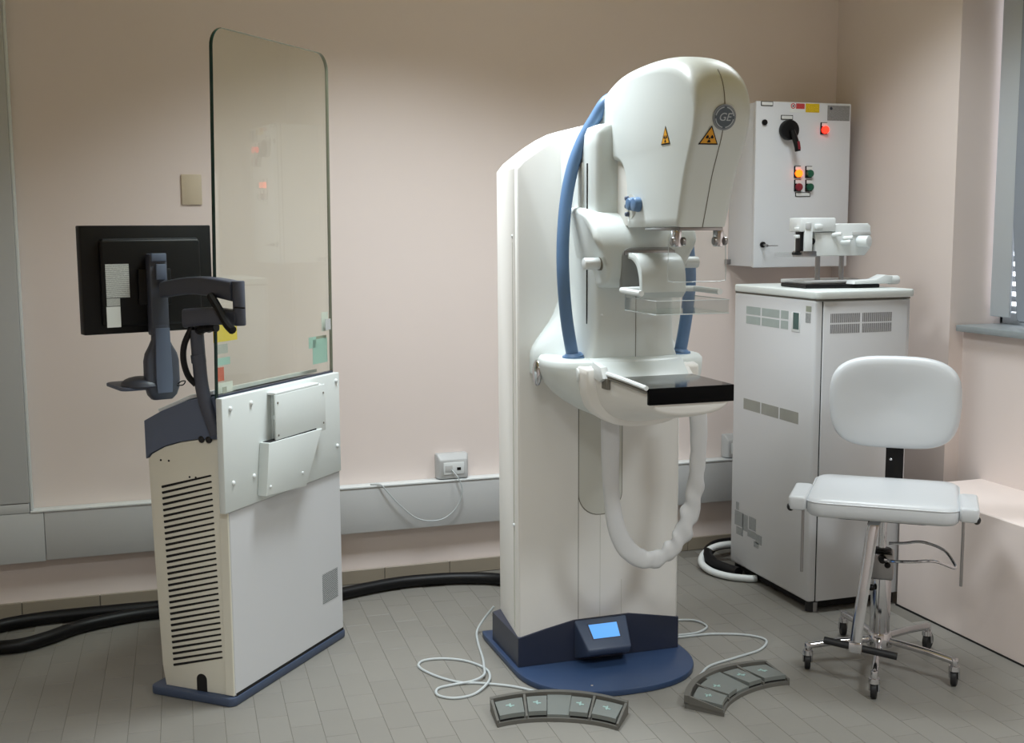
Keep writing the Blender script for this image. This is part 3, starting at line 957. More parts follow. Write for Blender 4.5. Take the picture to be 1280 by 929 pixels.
# glass shield
GL0, GL1, GR0, GR1, GZ0, GZ1 = -.012, .026, .690, .708, 1.012, 2.172
def gshape(p):
    f = (p[1] - GZ0) / (GZ1 - GZ0)
    g = (p[0] - 0) / 1.0
    return ((GL0 + (GL1 - GL0) * f) * (1 - g) + (GR0 + (GR1 - GR0) * f) * g, p[1])
outline = [gshape(p) for p in [(0, GZ0), (1, GZ0)]]
cr = []
for i in range(9):
    a = .5 * PI * i / 8
    cr.append(gshape((1 - .088 + .088 * math.cos(a), GZ1 - .062 + .062 * math.sin(a))))
for i in range(9):
    a = .5 * PI + .5 * PI * i / 8
    cr.append(gshape((.088 + .088 * math.cos(a), GZ1 - .062 + .062 * math.sin(a))))
gl = prism('glass_shield', GLASSG, cs, outline + cr, .011, .023, 'y')
def glass_edge(name, m, path, r):
    bm = bmesh.new()
    b_tube(bm, path, r, 8, r2=.0066, up_hint=(1, 0, 0))
    return finish(bm, name, m, gl, smooth=40)
glass_edge('glass_edge', GLASSE, [(outline[0][0], .017, GZ0)] + [(p[0], .017, p[1]) for p in cr[::-1][:8]], .0015)
glass_edge('glass_rim', GLASSR, [(p[0], .017, p[1]) for p in cr[:11][::-1]] + [(outline[1][0], .017, GZ0)], .0012)
box('glass_seal', NAVYD, gl, -.012, .690, .010, .0245, 1.0125, 1.026, .001)
def gst(m, a0, a1, z0, z1, b=.0232, z1b=None):
    return box('glass_sticker', m, gl, a0, a1, b, b + .0008, z0, z1)
gst(YELL, -.008, .118, 1.193, 1.262)
gst(TEXTW, -.005, .065, 1.155, 1.185)
gst(TEALST, .0, .075, 1.118, 1.142)
gst(ORANGE, .004, .040, 1.068, 1.112)
gst(PAPER, -.006, .085, 1.028, 1.062)
gst(GREYST, .012, .034, 1.030, 1.050, .0104)
gst(TEALST, .575, .675, 1.060, 1.150)
gst(GREYST, .600, .672, 1.115, 1.160, .0240)
gst(PAPER, .640, .686, 1.175, 1.245)
gst(TEXTW, .645, .682, 1.18, 1.22, .0100)
gst(TEALST, .55, .60, 1.12, 1.16)
# arm system: post, two arms, head bracket
def cl_(x, y, z):
    dx, dy = x - .275, y - 3.765
    c_, s_ = math.cos(CA), math.sin(CA)
    return (dx * c_ + dy * s_, -dx * s_ + dy * c_, z)
tube('support_post', ARMG, cs, [cl_(.252, 3.778, .90), cl_(.238, 3.785, .945), cl_(.222, 3.792, 1.0), cl_(.212, 3.80, 1.06), cl_(.207, 3.802, 1.14), cl_(.203, 3.803, 1.235)], .0215, 14)
cyl('post_collar', ARMG, cs, cl_(.2065, 3.802, 1.13), cl_(.2045, 3.802, 1.155), .0232, sides=18)
tube('arm_cable', BLACK, cs, [cl_(.190, 3.80, 1.245), cl_(.165, 3.805, 1.19), cl_(.160, 3.805, 1.14), cl_(.172, 3.805, 1.09), cl_(.195, 3.80, 1.06)], .010, 8)
# lower arm
def bar(name, m, parent, p, q, w, h0, h1, lift=0.0, r=.006):
    P, Q = Vector(p), Vector(q)
    d = (Q - P); d.z = 0; d.normalize()
    sd = Vector((-d.y, d.x, 0))
    secs = []
    for k in range(9):
        f = k / 8
        c_ = P.lerp(Q, f) + Vector((0, 0, lift * math.sin(PI * f)))
        hh = h0 + (h1 - h0) * f
        ww = w * (0.80 + .2 * math.sin(PI * min(1, f * 1.4 + .2)))
        secs.append([tuple(c_ + sd * a + Vector((0, 0, b))) for a, b in rrect(-ww / 2, ww / 2, -hh / 2, hh / 2, min(ww, hh) * .2, 3)])
    return loft(name, m, parent, secs, smooth=50)
bar('lower_arm', ARMG, cs, cl_(.180, 3.815, 1.272), cl_(.325, 3.655, 1.278), .060, .060, .046, .006)
tube('arm_gaiter', BLACK, cs, [cl_(.198, 3.80, 1.215), cl_(.215, 3.785, 1.236), cl_(.26, 3.74, 1.246)], .014, 8, rfun=lambda t, a: 1 + .12 * math.sin(70 * t))
cyl('elbow_joint', ARMG, cs, cl_(.324, 3.655, 1.255), cl_(.324, 3.655, 1.392), .019, sides=18, bev=.003)
bar('upper_arm', ARMG, cs, cl_(.318, 3.665, 1.36), cl_(.118, 4.02, 1.352), .05, .062, .052, .016)
tube('arm_cable', BLACK, cs, [cl_(.245, 3.72, 1.345), cl_(.262, 3.67, 1.31), cl_(.282, 3.63, 1.265), cl_(.298, 3.60, 1.245)], .013, 8)
cyl('elbow_pin', BLACK, cs, cl_(.31, 3.64, 1.312), cl_(.335, 3.60, 1.312), .0025, sides=8)
# monitor bracket: vertical bar in front of the monitor back, with the paddle below it
MR = math.radians(17.0)
def mbx(name, m, cx, cy, w, d, z0, z1, r, parent=cs):
    p = cl_(cx, cy, 0)
    return box(name, m, parent, -w / 2, w / 2, -d / 2, d / 2, z0, z1, r, loc=(p[0], p[1], 0), rot=(0, 0, MR - CA))
br = mbx('monitor_bracket', ARMG, .095, 4.053, .060, .045, 1.20, 1.470, .006)
mbx('bracket_cap', SLATE, .103, 4.029, .050, .012, 1.445, 1.4715, .003)
mbx('bracket_latch', SLATE, .109, 4.025, .034, .012, 1.385, 1.436, .003)
mbx('bracket_plate', BLACK, .0885, 4.069, .11, .012, 1.30, 1.42, .004)
p = cl_(.098, 4.045, 0)
secs = []
for (z, w, d, dy) in ((1.235, .056, .03, 0), (1.185, .058, .032, 0), (1.165, .075, .036, 0), (1.14, .102, .04, 0), (1.115, .112, .044, 0), (1.05, .113, .046, 0), (1.025, .108, .046, 0), (1.0, .092, .045, .004), (.985, .066, .04, .008)):
    secs.append([(a, b + dy, z) for a, b in rrect(-w / 2, w / 2, -d / 2, d / 2, .010, 3)])
loft('keyboard_bracket', ARMG, cs, secs, loc=(p[0], p[1], 0), rot=(0, 0, MR - CA), smooth=50)
loft('keyboard_spine', SLATE, cs, [[(a, b, z) for a, b in rrect(-w / 2, w / 2, -.030, -.022 + .0, .002, 2)] for z, w in ((1.225, .048), (1.17, .05), (1.06, .056), (1.01, .05))],
     loc=(p[0], p[1], 0), rot=(0, 0, MR - CA))
tray_rot = (0, 0, MR - CA)
pt = cl_(-.02, 4.07, 0)
prism('keyboard_tray', SLATE, cs, rrect(-.028, .085, -.06, .14, .03, 5), 1.020, 1.032, 'z', .003, 2, loc=(pt[0], pt[1], 0), rot=tray_rot)
bm = bmesh.new()
bmesh.ops.create_uvsphere(bm, u_segments=20, v_segments=10, radius=1)
for v in bm.verts:
    v.co = Vector((v.co.x * .058, v.co.y * .07, v.co.z * .03 if v.co.z > 0 else v.co.z * .012))
finish(bm, 'palm_rest', ARMG, cs, loc=cl_(.03, 4.06, 1.034))
tube('bracket_hook', BLACK, cs, [cl_(.145, 4.03, 1.03), cl_(.165, 4.03, 1.032), cl_(.172, 4.03, 1.044), cl_(.160, 4.03, 1.044), cl_(.148, 4.03, 1.036)], .002, 6)

# ------------------------------------------------------------------ monitor
mo = thing('monitor', 'flat black computer monitor seen from behind on a swivel arm', 'monitor', (.068, 4.1185, 1.207), MR)
box('housing', BLACK, mo, -.2205, .2175, -.018, .030, 0, .356, .004, 2)
box('back_cover', BLACK, mo, -.165, .170, -.044, -.016, .025, .312, .010, 3)
box('screen_panel', BLACKG, mo, -.21, .21, .0295, .032, .015, .342)
box('rating_label', TEXTW, mo, -.152, -.076, -.0452, -.043, .121, .231)
box('serial_label', PAPER, mo, -.154, -.109, -.0452, -.043, .024, .092)
box('serial_label', TEXTW, mo, -.152, -.109, -.0455, -.043, .094, .119)
box('vent_ridge', mat('charcoal_plastic', (40, 44, 50), rough=.4, noise=.03), mo, -.155, .160, -.0415, -.030, .305, .3135, .002)

# ================================================================== ELECTRICAL PANEL on the back wall
PX0, PX1, PY, PZ0, PZ1 = 2.700, 3.192, 4.70, 1.362, 2.104
ep_ = thing('electrical_panel', 'white wall mounted electrical panel with black rotary switch and lamps', 'electrical panel', (2.946, YB, PZ0))
def pb(name, m, x0, x1, y0, y1, z0, z1, r=0.0, parent=ep_):
    return box(name, m, parent, x0 - 2.946, x1 - 2.946, y0 - YB, y1 - YB, z0 - PZ0, z1 - PZ0, r)
pb('enclosure', PANELW, PX0 + .006, PX1 - .006, PY + .024, YB - .0005, PZ0 + .004, PZ1 - .004, .004)
door = pb('door', PANELW, PX0, PX1, PY, PY + .020, PZ0, PZ1, .005)
pb('door_seal', SEAM, PX0 + .006, PX1 - .006, PY + .019, PY + .025, PZ0 + .006, PZ1 - .006)
pb('mounting_bracket', STEEL, 2.688, 2.712, YB - .03, YB - .001, 1.372, 1.395, .002)
def pc(name, m, x, z, r, d, parent, sides=22, bev=.001):
    return cyl(name, m, parent, (x - 2.946, PY + .001 - YB, z - PZ0), (x - 2.946, PY - d - YB, z - PZ0), r, sides=sides, bev=bev)
pc('door_lock', BLACK, 2.741, 2.010, .013, .008, door)
kl = pc('door_lock', BLACK, 2.744, 1.466, .013, .010, door)
tube('lock_key', STEEL, kl, [(2.744 - 2.946, PY - .008 - YB, 1.466 - PZ0), (2.744 - 2.946, PY - .045 - YB, 1.462 - PZ0)], .006, 8, smooth_path=False)
tube('key_tag', STEEL, kl, [(2.75 - 2.946, PY - .045 - YB, 1.462 - PZ0), (2.80 - 2.946, PY - .040 - YB, 1.462 - PZ0)], .002, 6, smooth_path=False)
sw_ = pc('switch_knob', BLACK, 2.859, 1.978, .045, .032, door, 30, .006)
tube('switch_handle', BLACK, sw_, [(2.862 - 2.946, PY - .036 - YB, 1.975 - PZ0), (2.876 - 2.946, PY - .05 - YB, 1.92 - PZ0), (2.884 - 2.946, PY - .052 - YB, 1.882 - PZ0)], .013, 10)
tube('handle_insert', REDBTN, sw_, [(2.879 - 2.946, PY - .064 - YB, 1.925 - PZ0), (2.884 - 2.946, PY - .066 - YB, 1.890 - PZ0)], .006, 8, smooth_path=False)
def plate(name, x0, x1, z0, z1, m, frame=True):
    f = pb(name, BLACK if frame else m, x0, x1, PY - .003, PY + .001, z0, z1, parent=door)
    if frame:
        pb('plate_text', m, x0 + .003, x1 - .003, PY - .0038, PY, z0 + .003, z1 - .003, parent=f)
plate('name_plate', 2.722, 2.782, 2.083, 2.103, PAPER)
plate('name_plate', 2.825, 2.885, 2.025, 2.045, PAPER)
plate('name_plate', 2.908, 2.985, 1.682, 1.702, PAPER)
pb('prohibition_sticker', PAPER, 2.868, 2.948, PY - .0012, PY + .001, 2.058, 2.100, parent=door)
plate_on('prohibition_mark', REDST, door, (2.886 - 2.946, PY - YB, 2.086 - PZ0), (0, -1, 0), (1, 0, 0), ringpts(.008, .012, 0, 2 * PI - .001, 20), -.002, .002)
plate_on('prohibition_mark', BLACK, door, (2.886 - 2.946, PY - YB, 2.086 - PZ0), (0, -1, 0), (1, 0, 0), circ(.004, 10), -.002, .002)
pb('danger_sticker', TEXTR, 2.901, 2.945, PY - .0018, PY + .001, 2.074, 2.098, parent=door)
pb('caution_sticker', TEXTY, 2.951, 3.022, PY - .0015, PY + .001, 2.060, 2.099, parent=door)
pb('maker_plate', TEXTM, 3.066, 3.182, PY - .0015, PY + .001, 2.026, 2.094, parent=door)
plate_on('plate_emblem', NAVYD, door, (3.084 - 2.946, PY - YB, 2.080 - PZ0), (0, -1, 0), (1, 0, 0), circ(.007, 14), -.002, .002)
def lamp(name, x, z, m, d=.020):
    base = pb(name, BLACK, x - .020, x + .014, PY - .006, PY + .001, z - .020, z + .034, .002, door)
    pb('lamp_label', PAPER, x - .016, x + .014, PY - .0075, PY, z + .016, z + .031, parent=base)
    pc('lamp_lens', m, x, z, .017, d, base, 20, .004)
lamp('indicator_lamp', 3.050, 1.983, REDLIT)
lamp('indicator_lamp', 2.918, 1.786, ORLIT)
lamp('indicator_lamp', 2.976, 1.786, GRNBTN)
lamp('push_button', 2.920, 1.725, REDBTN)
lamp('push_button', 2.978, 1.725, GRNBTN)

# ================================================================== TALL CABINET
cb = thing('generator_cabinet', 'tall off-white metal equipment cabinet with vent grilles beside the stool', 'cabinet', (2.765, 4.265, 0))
def cbx(name, m, x0, x1, y0, y1, z0, z1, r=0.0, parent=cb, seg=2):
    return box(name, m, parent, x0 - 2.765, x1 - 2.765, y0 - 4.265, y1 - 4.265, z0, z1, r, seg)
CX0, CX1, CY0, CY1 = 2.543, 2.985, 3.945, 4.585
cbx('cabinet_body', CABW, CX0, CX1, CY0, CY1, .045, 1.262, .012, seg=3)
cbx('cabinet_door', CABW, CX0 + .034, CX1 - .022, CY0 - .008, CY0 + .004, .050, 1.256, .002)
cbx('door_gap', DARK, CX0 + .031, CX0 + .035, CY0 - .002, CY0 + .01, .048, 1.256)
cbx('door_gap', SEAM, CX1 - .0225, CX1 - .020, CY0 - .002, CY0 + .01, .048, 1.256)
cbx('lid_gap', SEAM, CX0 + .004, CX1 - .004, CY0 + .002, CY1 - .002, 1.258, 1.268)
lidp = rrect(CX0 - .008 - 2.765, CX1 + .012 - 2.765, CY0 - .018 - 4.265, CY1 + .005 - 4.265, .03, 5)
prism('cabinet_lid', WHITE, cb, lidp, 1.266, 1.297, 'z', .007, 3, smooth=40)
cbx('underside_shade', DARK, CX0 + .03, CX1 - .03, CY0 + .03, CY1 - .03, .012, .046)  # dark block, paints the shade in the gap below the cabinet
for (x, y) in ((CX0 + .03, CY0 + .03), (CX1 - .04, CY0 + .03), (CX0 + .03, CY1 - .03), (CX1 - .04, CY1 - .03)):
    cyl('foot', RUBBER, cb, (x - 2.765, y - 4.265, 0), (x - 2.765, y - 4.265, .046), .018, sides=14)
cyl('foot_pad', STEEL, cb, (CX0 + .045 - 2.765, CY0 + .022 - 4.265, 0.0), (CX0 + .045 - 2.765, CY0 + .022 - 4.265, .04), .014, sides=14)
# grilles: vertical slots
GRILL = mat('grille_shadow', (112, 110, 110), rough=.8, noise=.05)
GRILLG = mat('fine_grille_shadow', (172, 182, 178), rough=.7, noise=.12, nscale=14)
def grille_front(x0, x1, z0, z1, n):
    bm = bmesh.new()
    p = (x1 - x0) / n
    for i in range(n):
        b_box(bm, x0 + p * (i + .2) - 2.765, x0 + p * (i + .75) - 2.765, CY0 - .0086 - 4.265, CY0 - 4.265, z0, z1)
    finish(bm, 'vent_grille', GRILL, cb, smooth=0)
for (x0, x1) in ((2.606, 2.742), (2.752, 2.890)):
    for (z0, z1) in ((1.172, 1.208), (1.130, 1.166)):
        grille_front(x0, x1, z0, z1, 22)
def grille_side(y0, y1, z0, z1, n, m=GRILLG):
    bm = bmesh.new()
    p = (y1 - y0) / n
    for i in range(n):
        b_box(bm, CX0 - .0007 - 2.765, CX0 + .002 - 2.765, y0 + p * (i + .1) - 4.265, y0 + p * (i + .9) - 4.265, z0, z1)
    finish(bm, 'vent_grille', m, cb, smooth=0)
for (y0, y1, n) in ((4.358, 4.478, 20), (4.206, 4.348, 24), (4.138, 4.196, 10)):
    for (z0, z1) in ((1.173, 1.207), (1.132, 1.166)):
        grille_side(y0, y1, z0, z1, n)
GRILLM = mat('mid_grille_shadow', (158, 158, 150), rough=.7, noise=.16, nscale=12)
for (y0, y1) in ((4.345, 4.487), (4.197, 4.336), (4.046, 4.188)):
    grille_side(y0, y1, .756, .804, 26, GRILLM)
rd = cbx('readout_window', PURE, CX0 - .003, CX0 + .001, 4.050, 4.112, 1.128, 1.206, .001)
cbx('readout', LCDT, CX0 - .0036, CX0, 4.056, 4.098, 1.138, 1.205, parent=rd)
cbx('small_label', GREYST, CX0 - .0008, CX0 + .001, 3.972, 4.010, 1.214, 1.236)
cbx('small_label', TEXTG, CX0 - .0008, CX0 + .001, 3.975, 4.012, 1.17, 1.208)
for (y0, y1, z0, z1) in ((4.51, 4.535, .295, .33), (4.47, 4.545, .225, .29), (4.43, 4.475, .215, .288), (4.36, 4.42, .235, .29), (4.47, 4.53, .185, .22), (4.36, 4.43, .198, .228), (4.31, 4.36, .185, .225), (4.335, 4.375, .165, .19)):
    cbx('printed_label', TEXTG, CX0 - .0008, CX0 + .001, y0, y1, z0, z1)

# ================================================================== BIOPSY UNIT lying on the cabinet
bu = thing('biopsy_attachment', 'white biopsy positioning attachment standing on two posts on the cabinet top', 'biopsy unit', (2.76, 4.2, 1.297))
def ub(name, m, x0, x1, y0, y1, z0, z1, r=0.004, parent=bu, seg=2):
    return box(name, m, parent, x0 - 2.76, x1 - 2.76, y0 - 4.2, y1 - 4.2, z0 - 1.297, z1 - 1.297, r, seg)
bp_ = prism('base_tray', TRUNK, bu, rrect(-.13, .19, -.05, .17, .03, 5), .0165, .030, 'z', .004, 2)
cyl('post', STEEL, bu, (-.048, 0, .028), (-.048, 0, .135), .0105, sides=16)
cyl('post', STEEL, bu, (.066, 0, .028), (.066, 0, .135), .0105, sides=16)
prism('main_housing', PURE, bu, [(2.666 - 2.76, .130), (2.905 - 2.76, .130), (2.93 - 2.76, .158), (2.93 - 2.76, .252), (2.918 - 2.76, .262), (2.83 - 2.76, .262), (2.79 - 2.76, .262), (2.76 - 2.76, .258), (2.758 - 2.76, .228), (2.666 - 2.76, .225)], -.05, .06, 'y', .006, 2, smooth=35)
ub('housing_shelf', TRUNK, 2.84, 2.9285, 4.146, 4.152, 1.510, 1.526, .002)
ub('top_block', PURE, 2.594, 2.757, 4.142, 4.235, 1.526, 1.582, .006)
ub('top_catch', PURE, 2.655, 2.69, 4.128, 4.15, 1.535, 1.556, .006)
ub('slide_rail', BLACK, 2.598, 2.612, 4.15, 4.19, 1.43, 1.55, .002)
ub('slide_carriage', PURE, 2.612, 2.648, 4.14, 4.22, 1.436, 1.545, .004)
ub('slide_pad', TRUNK, 2.613, 2.639, 4.136, 4.15, 1.536, 1.562, .003)
cyl('locking_knob', BLACK, bu, (2.640 - 2.76, -.035, .190), (2.672 - 2.76, -.035, .190), .013, sides=16)
ub('needle_guide', STEEL, 2.598, 2.662, 4.13, 4.21, 1.424, 1.448, .003)
ub('needle_guide', BLACK, 2.575, 2.605, 4.15, 4.18, 1.432, 1.445, .004)
ub('clear_plate', ACRYL, 2.515, 2.60, 4.13, 4.21, 1.426, 1.444, .001)
for z in (1.50, 1.53):
    ub('rail_screw', PURE, 2.580, 2.600, 4.155, 4.175, z, z + .014, .003)
for (x, z) in ((2.745, 1.512), (2.790, 1.480), (2.80, 1.497)):
    cyl('adjusting_lever', PURE, bu, (x - 2.76, -.045, z - 1.297), (x - 2.76 + .028, -.075, z - 1.297 + .004), .009, sides=14, bev=.002)
cyl('focus_knob', PURE, bu, (2.872 - 2.76, -.05, .188), (2.872 - 2.76 + .02, -.095, .188), .024, sides=22, bev=.003)
mt_ = prism('film_tray', BLACK, None, [(-.14, -.075), (.17, -.13), (.18, .12), (-.13, .13)], 0, .0155, 'z', .003, 2, loc=(2.745, 4.19, 1.298))
tag(mt_, 'flat black tray lying under the biopsy attachment on the cabinet', 'tray')
sp_ = thing('spare_paddle', 'white compression paddle handle lying on the black tray', 'paddle', (2.88, 4.09, 1.314))
bm = bmesh.new()
b_prism(bm, [(-.085, 0), (.09, 0), (.10, .030), (.062, .036), (.02, .018), (-.08, .014)], -.03, .03, 'y', .004, 2)
finish(bm, 'handle', PURE, sp_)
cyl('grip', PURE, sp_, (.098, 0, .013), (.145, 0, .013), .0185, sides=20, bev=.005)
cyl('grip_joint', SEAM, sp_, (.088, 0, .015), (.10, 0, .015), .012, sides=16)

# ================================================================== STOOL
SA = math.atan2(-.618, .786)
st = thing('white_stool', 'white upholstered stool with backrest, side flaps and chrome five-star base', 'stool', (2.46, 3.36, 0), SA)
WX, WYF, WYB = .245, -.235, .215
secs = []
for (z, ins) in ((.578, .03), (.582, .012), (.592, .003), (.608, .0), (.626, .0), (.636, .004), (.643, .014), (.646, .03), (.648, .07)):
    secs.append([(p[0], p[1], z) for p in rrect(-WX + ins, WX - ins, WYF + ins, WYB - ins, max(.012, .055 - ins * .4), 6)])
loft('seat', VINYL, st, secs, smooth=60)
tube('seat_piping', VINYL, st, [(x, y, .632) for x, y in rrect(-WX, WX, WYF, WYB, .055, 4)] + [(-WX, WYF + .055, .632)], .0022, 6, smooth_path=False)
for s in (-1, 1):
    fl = loft('seat_flap', VINYL, st, [[(s * (WX + .026) + p[0], p[1], z) for p in rrect(-.030 + i, .030 - i, WYF + .02 + i, WYB - .20 - i, .012, 4)] for z, i in ((.598, .004), (.602, 0), (.637, 0), (.643, .003), (.645, .009))], smooth=60)
    dome('flap_knob', RUBBER, fl, (s * (WX + .050), WYF + .035, .604), .014, (s, 0, -.3), .8)
    tube('side_rod', STEEL, fl, [(s * (WX + .010), WYF + .06, .60), (s * (WX + .010), WYF + .06, .375)], .005, 8, smooth_path=False)
# backrest
secs = []
def brs(y, sc):
    out = []
    for i in range(56):
        a = 2 * PI * i / 56
        c_, s_ = math.cos(a), math.sin(a)
        n_ = 3.6
        px = .226 * sc[0] * math.copysign(abs(c_) ** (2 / n_), c_)
        pz = .163 * sc[1] * math.copysign(abs(s_) ** (2 / n_), s_)
        if pz < 0:
            px *= 1.0 - .06 * (pz / -.163)
        yy = y - .045 * (px / .226) ** 2
        out.append((.018 + px, yy, .915 + pz + (.006 * (1 - (px / .226) ** 2) if pz > 0 else -.004 * (1 - (px / .226) ** 2))))
    return out
for (y, k) in ((.214, .08), (.211, .25), (.206, .45), (.2035, .65), (.2035, .82), (.206, .90), (.211, .955), (.218, .985), (.228, 1.0), (.240, .995), (.248, .97), (.252, .93)):
    kk = 1 - (1 - k) * 0.8
    secs.append(brs(y, (k, k)))
loft('backrest', VINYL, st, secs, smooth=60)
bk = prism('back_strut', BLACK, st, [(.225, .60), (.26, .60), (.272, .66), (.278, .86), (.262, .86), (.258, .67), (.245, .625), (.225, .615)], -.008, .054, 'x', .002, 1)
dome('strut_bolt', CHROME, bk, (.010, .256, .70), .006, (0, -1, 0))
prism('seat_pan', BLACK, st, rrect(-.15, .15, -.15, .15, .02, 3), .562, .580, 'z', .003, 1)
# pedestal
cyl('pedestal_tube', CHROME, st, (0, 0, .10), (0, 0, .425), .034, sides=28, bev=.004)
box('pedestal_sleeve', STEEL, st, -.040, .040, -.040, .040, .33, .425, .008, 3)
cyl('pedestal_collar', BLACK, st, (0, 0, .420), (0, 0, .434), .032, sides=24, bev=.003)
cyl('piston', CHROME, st, (0, 0, .42), (0, 0, .572), .0135, sides=20)
cyl('base_hub', CHROME, st, (0, 0, .085), (0, 0, .135), .046, .04, sides=28, bev=.004)
for (x, y, z) in ((-.03, -.035, .30), (.02, -.036, .385)):
    dome('latch_knob', BLACK, st, (x, y, z), .012, (-.3, -1, 0), .9)
# legs and casters
c0 = Vector((2.46, 3.36, 0))
Ri = Matrix.Rotation(-SA, 3, 'Z')
for (wx, wy, sw_a) in ((2.216, 3.428, 1.05), (2.279, 3.132, .85), (2.599, 3.136, .75), (2.736, 3.456, .5), (2.532, 3.679, 1.2)):
    v = Ri @ (Vector((wx, wy, 0)) - c0)
    d = v.normalized()
    lg = tube('leg', CHROME, st, [tuple(d * .02 + Vector((0, 0, .108))), tuple(d * (v.length * .6) + Vector((0, 0, .100))), tuple(v * .93 + Vector((0, 0, .090))), tuple(v + Vector((0, 0, .087)))], .0125, 12, n=5)
    cyl('caster_stem', CHROME, lg, tuple(v + Vector((0, 0, .058))), tuple(v + Vector((0, 0, .098))), .0125, sides=16, bev=.002)
    q = Vector((math.cos(sw_a), math.sin(sw_a), 0))
    q = Ri @ q
    fk = bmesh.new()
    side_ = Vector((-q.y, q.x, 0))
    for sgn in (-1, 1):
        a_ = v + side_ * (.013 * sgn)
        b_tube(fk, [a_ + Vector((0, 0, .068)), a_ + q * .006 + Vector((0, 0, .045)), a_ + q * .010 + Vector((0, 0, .026))], .0055, 8)
    b_cyl(fk, v + Vector((0, 0, .056)), v + Vector((0, 0, .072)), .019, .017, 18)
    finish(fk, 'caster_fork', CHROME, lg)
    wc = v + q * .010 + Vector((0, 0, .0305))
    cyl('caster_wheel', RUBBER, lg, tuple(wc - side_ * .0095), tuple(wc + side_ * .0095), .0305, sides=24, bev=.003)
# height pedal: chrome lever with black foot bar
bm = bmesh.new()
lp = [(.015, -.06, .560), (-.012, -.135, .572), (-.022, -.168, .566), (-.028, -.180, .54), (-.040, -.19, .42), (-.058, -.203, .26), (-.070, -.212, .135)]
b_tube(bm, spline(lp, 6), .021, 12, r2=.006, up_hint=(1, 0, 0))
lv_ = finish(bm, 'height_lever', CHROME, st, smooth=50)
tube('foot_bar', RUBBER, lv_, [(-.172, -.20, .150), (.066, -.222, .129)], .0125, 12, smooth_path=False)
box('bar_clamp', CHROME, lv_, -.090, -.046, -.226, -.192, .124, .160, .004)
tube('foot_ring', CHROME, st, [(.02, .03, .445), (.07, .04, .447), (.13, .045, .455), (.20, .02, .44), (.236, -.02, .405), (.235, -.055, .400), (.17, -.10, .43), (.10, -.13, .430), (.03, -.09, .415), (.0, -.045, .408)], .0052, 8, n=6)
cyl('ring_socket', BLACK, st, (.0, -.030, .408), (.005, -.058, .408), .014, sides=14)

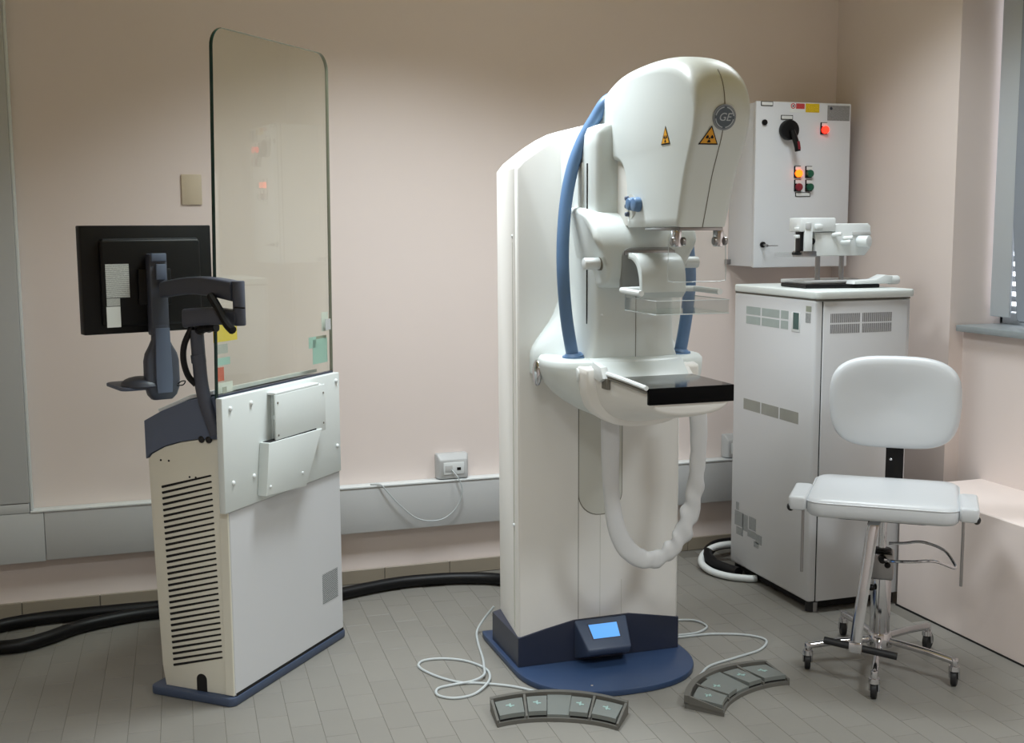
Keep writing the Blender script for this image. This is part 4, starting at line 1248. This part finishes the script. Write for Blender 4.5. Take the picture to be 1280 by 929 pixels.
# ================================================================== FOOT PEDALS
def pedal_unit(label, loc, rotz, seed):
    t = thing('foot_pedal', label, 'foot pedal', loc, rotz, 'grey four-button foot pedal units on the floor')
    def inner(u):      # u 0..1
        x = -.1865 + .373 * u
        return Vector((x, .0535 * (1 - (2 * u - 1) ** 2 * (0.75 + .25 * (2 * u - 1) ** 2)), 0))
    def outer_(u):
        x = -.222 + .444 * u
        return Vector((x, .130 + .077 * (1 - (2 * u - 1) ** 2), 0))
    def P(u, s, z):
        p = inner(u).lerp(outer_(u), s)
        return (p.x, p.y, z)
    N = 28
    # base
    def sheet(bm, u0, u1, s0, s1, zb0, zb1, zt0, zt1, n):
        """solid patch: z bottom/top given at s0 and s1"""
        R = []
        for i in range(n + 1):
            u = u0 + (u1 - u0) * i / n
            R.append([P(u, s0, zb0), P(u, s1, zb1), P(u, s1, zt1), P(u, s0, zt0)])
        b_loft(bm, R)
    bm = bmesh.new(); sheet(bm, 0, 1, 0, 1, 0, 0, .013, .020, N)
    finish(bm, 'pedal_base', PEDG, t, smooth=30)
    bm = bmesh.new(); sheet(bm, 0, 1, .86, 1.02, .015, .015, .046, .044, N)
    finish(bm, 'rear_rim', PEDG, t, smooth=30)
    for (u0, u1) in ((-.004, .014), (.228, .246), (.754, .772), (.986, 1.004)):
        bm = bmesh.new(); sheet(bm, u0, u1, .02, .9, .012, .018, .022, .045, 2)
        finish(bm, 'divider', PEDG, t, smooth=30)
    bm = bmesh.new(); sheet(bm, .41, .59, .05, .87, .012, .018, .022, .036, 10)
    finish(bm, 'centre_plate', PEDT, t, smooth=30)
    for (u0, u1) in ((.022, .220), (.254, .405), (.595, .746), (.780, .978)):
        bm = bmesh.new()
        sheet(bm, u0, u1, .05, .78, .020, .022, .034, .038, 6)
        bt = finish(bm, 'pedal_button', PEDT, t, smooth=30)
        bm = bmesh.new()
        sheet(bm, u0 + .003, u1 - .003, .065, .77, .012, .016, .021, .023, 6)
        finish(bm, 'button_shadow_gap', DARK, bt, smooth=0)
        um = (u0 + u1) / 2
        bm = bmesh.new()
        sheet(bm, um - .032, um + .006, .46, .50, .034, .035, .0372, .0376, 2)
        sheet(bm, um - .010, um + .030, .40, .44, .034, .035, .0370, .0374, 2)
        sheet(bm, um - .004, um + .006, .36, .54, .034, .035, .0370, .0381, 2)
        finish(bm, 'button_mark', PEDM, bt, smooth=0)
    return t
p1 = pedal_unit('grey curved foot pedal in front of the navy base plate', (1.2115, 3.25, 0), math.radians(-22.5), 1)
p2 = pedal_unit('grey curved foot pedal between the navy base plate and the stool', (1.9135, 3.2445, 0), math.radians(25.6), 2)
def to_local(t, pts):
    Mi = (Matrix.Translation(t.location) @ Matrix.Rotation(t.rotation_euler.z, 4, 'Z')).inverted()
    return [tuple(Mi @ Vector(p)) for p in pts]
z = .0045
c1 = [(1.297, 3.442, .022), (1.288, 3.475, .008), (1.25, 3.535, z), (1.182, 3.611, z), (1.087, 3.673, z), (1.024, 3.702, z), (.961, 3.785, z), (.926, 3.885, z), (.955, 3.94, z), (1.03, 3.935, z), (1.10, 3.885, z),
      (1.142, 3.80, z), (1.137, 3.72, z + .003), (1.103, 3.645, z + .006), (1.04, 3.588, z), (.97, 3.578, z), (.925, 3.62, z), (.94, 3.675, z), (1.0, 3.690, z), (1.065, 3.690, z + .004), (1.115, 3.72, z + .008), (1.14, 3.80, z + .006), (1.165, 3.90, z), (1.19, 4.037, z), (1.215, 4.14, z + .01), (1.248, 4.17, .045), (1.29, 4.16, .10)]
tube('pedal_cord', CORDG, p1, to_local(p1, c1), .0045, 8, n=8)
c2 = [(1.81, 3.44, .03), (1.82, 3.475, .012), (1.842, 3.505, z), (1.906, 3.561, z), (2.03, 3.601, z), (2.152, 3.643, z), (2.224, 3.725, z), (2.178, 3.800, z), (2.067, 3.848, z), (2.0, 3.855, z), (1.935, 3.858, z), (1.895, 3.86, z + .004)]
tube('pedal_cord', CORDG, p2, to_local(p2, c2), .0045, 8, n=8)
c3 = [(1.886, 3.98, .012), (1.92, 4.03, z), (2.009, 4.035, z), (2.076, 4.005, z), (2.085, 3.93, z), (2.02, 3.882, z), (1.94, 3.880, z), (1.895, 3.89, .008)]
tag(tube('cord_loop', CORDG, None, c3, .0045, 8, n=8), 'thin grey cord loop on the floor right of the machine base', 'cord')
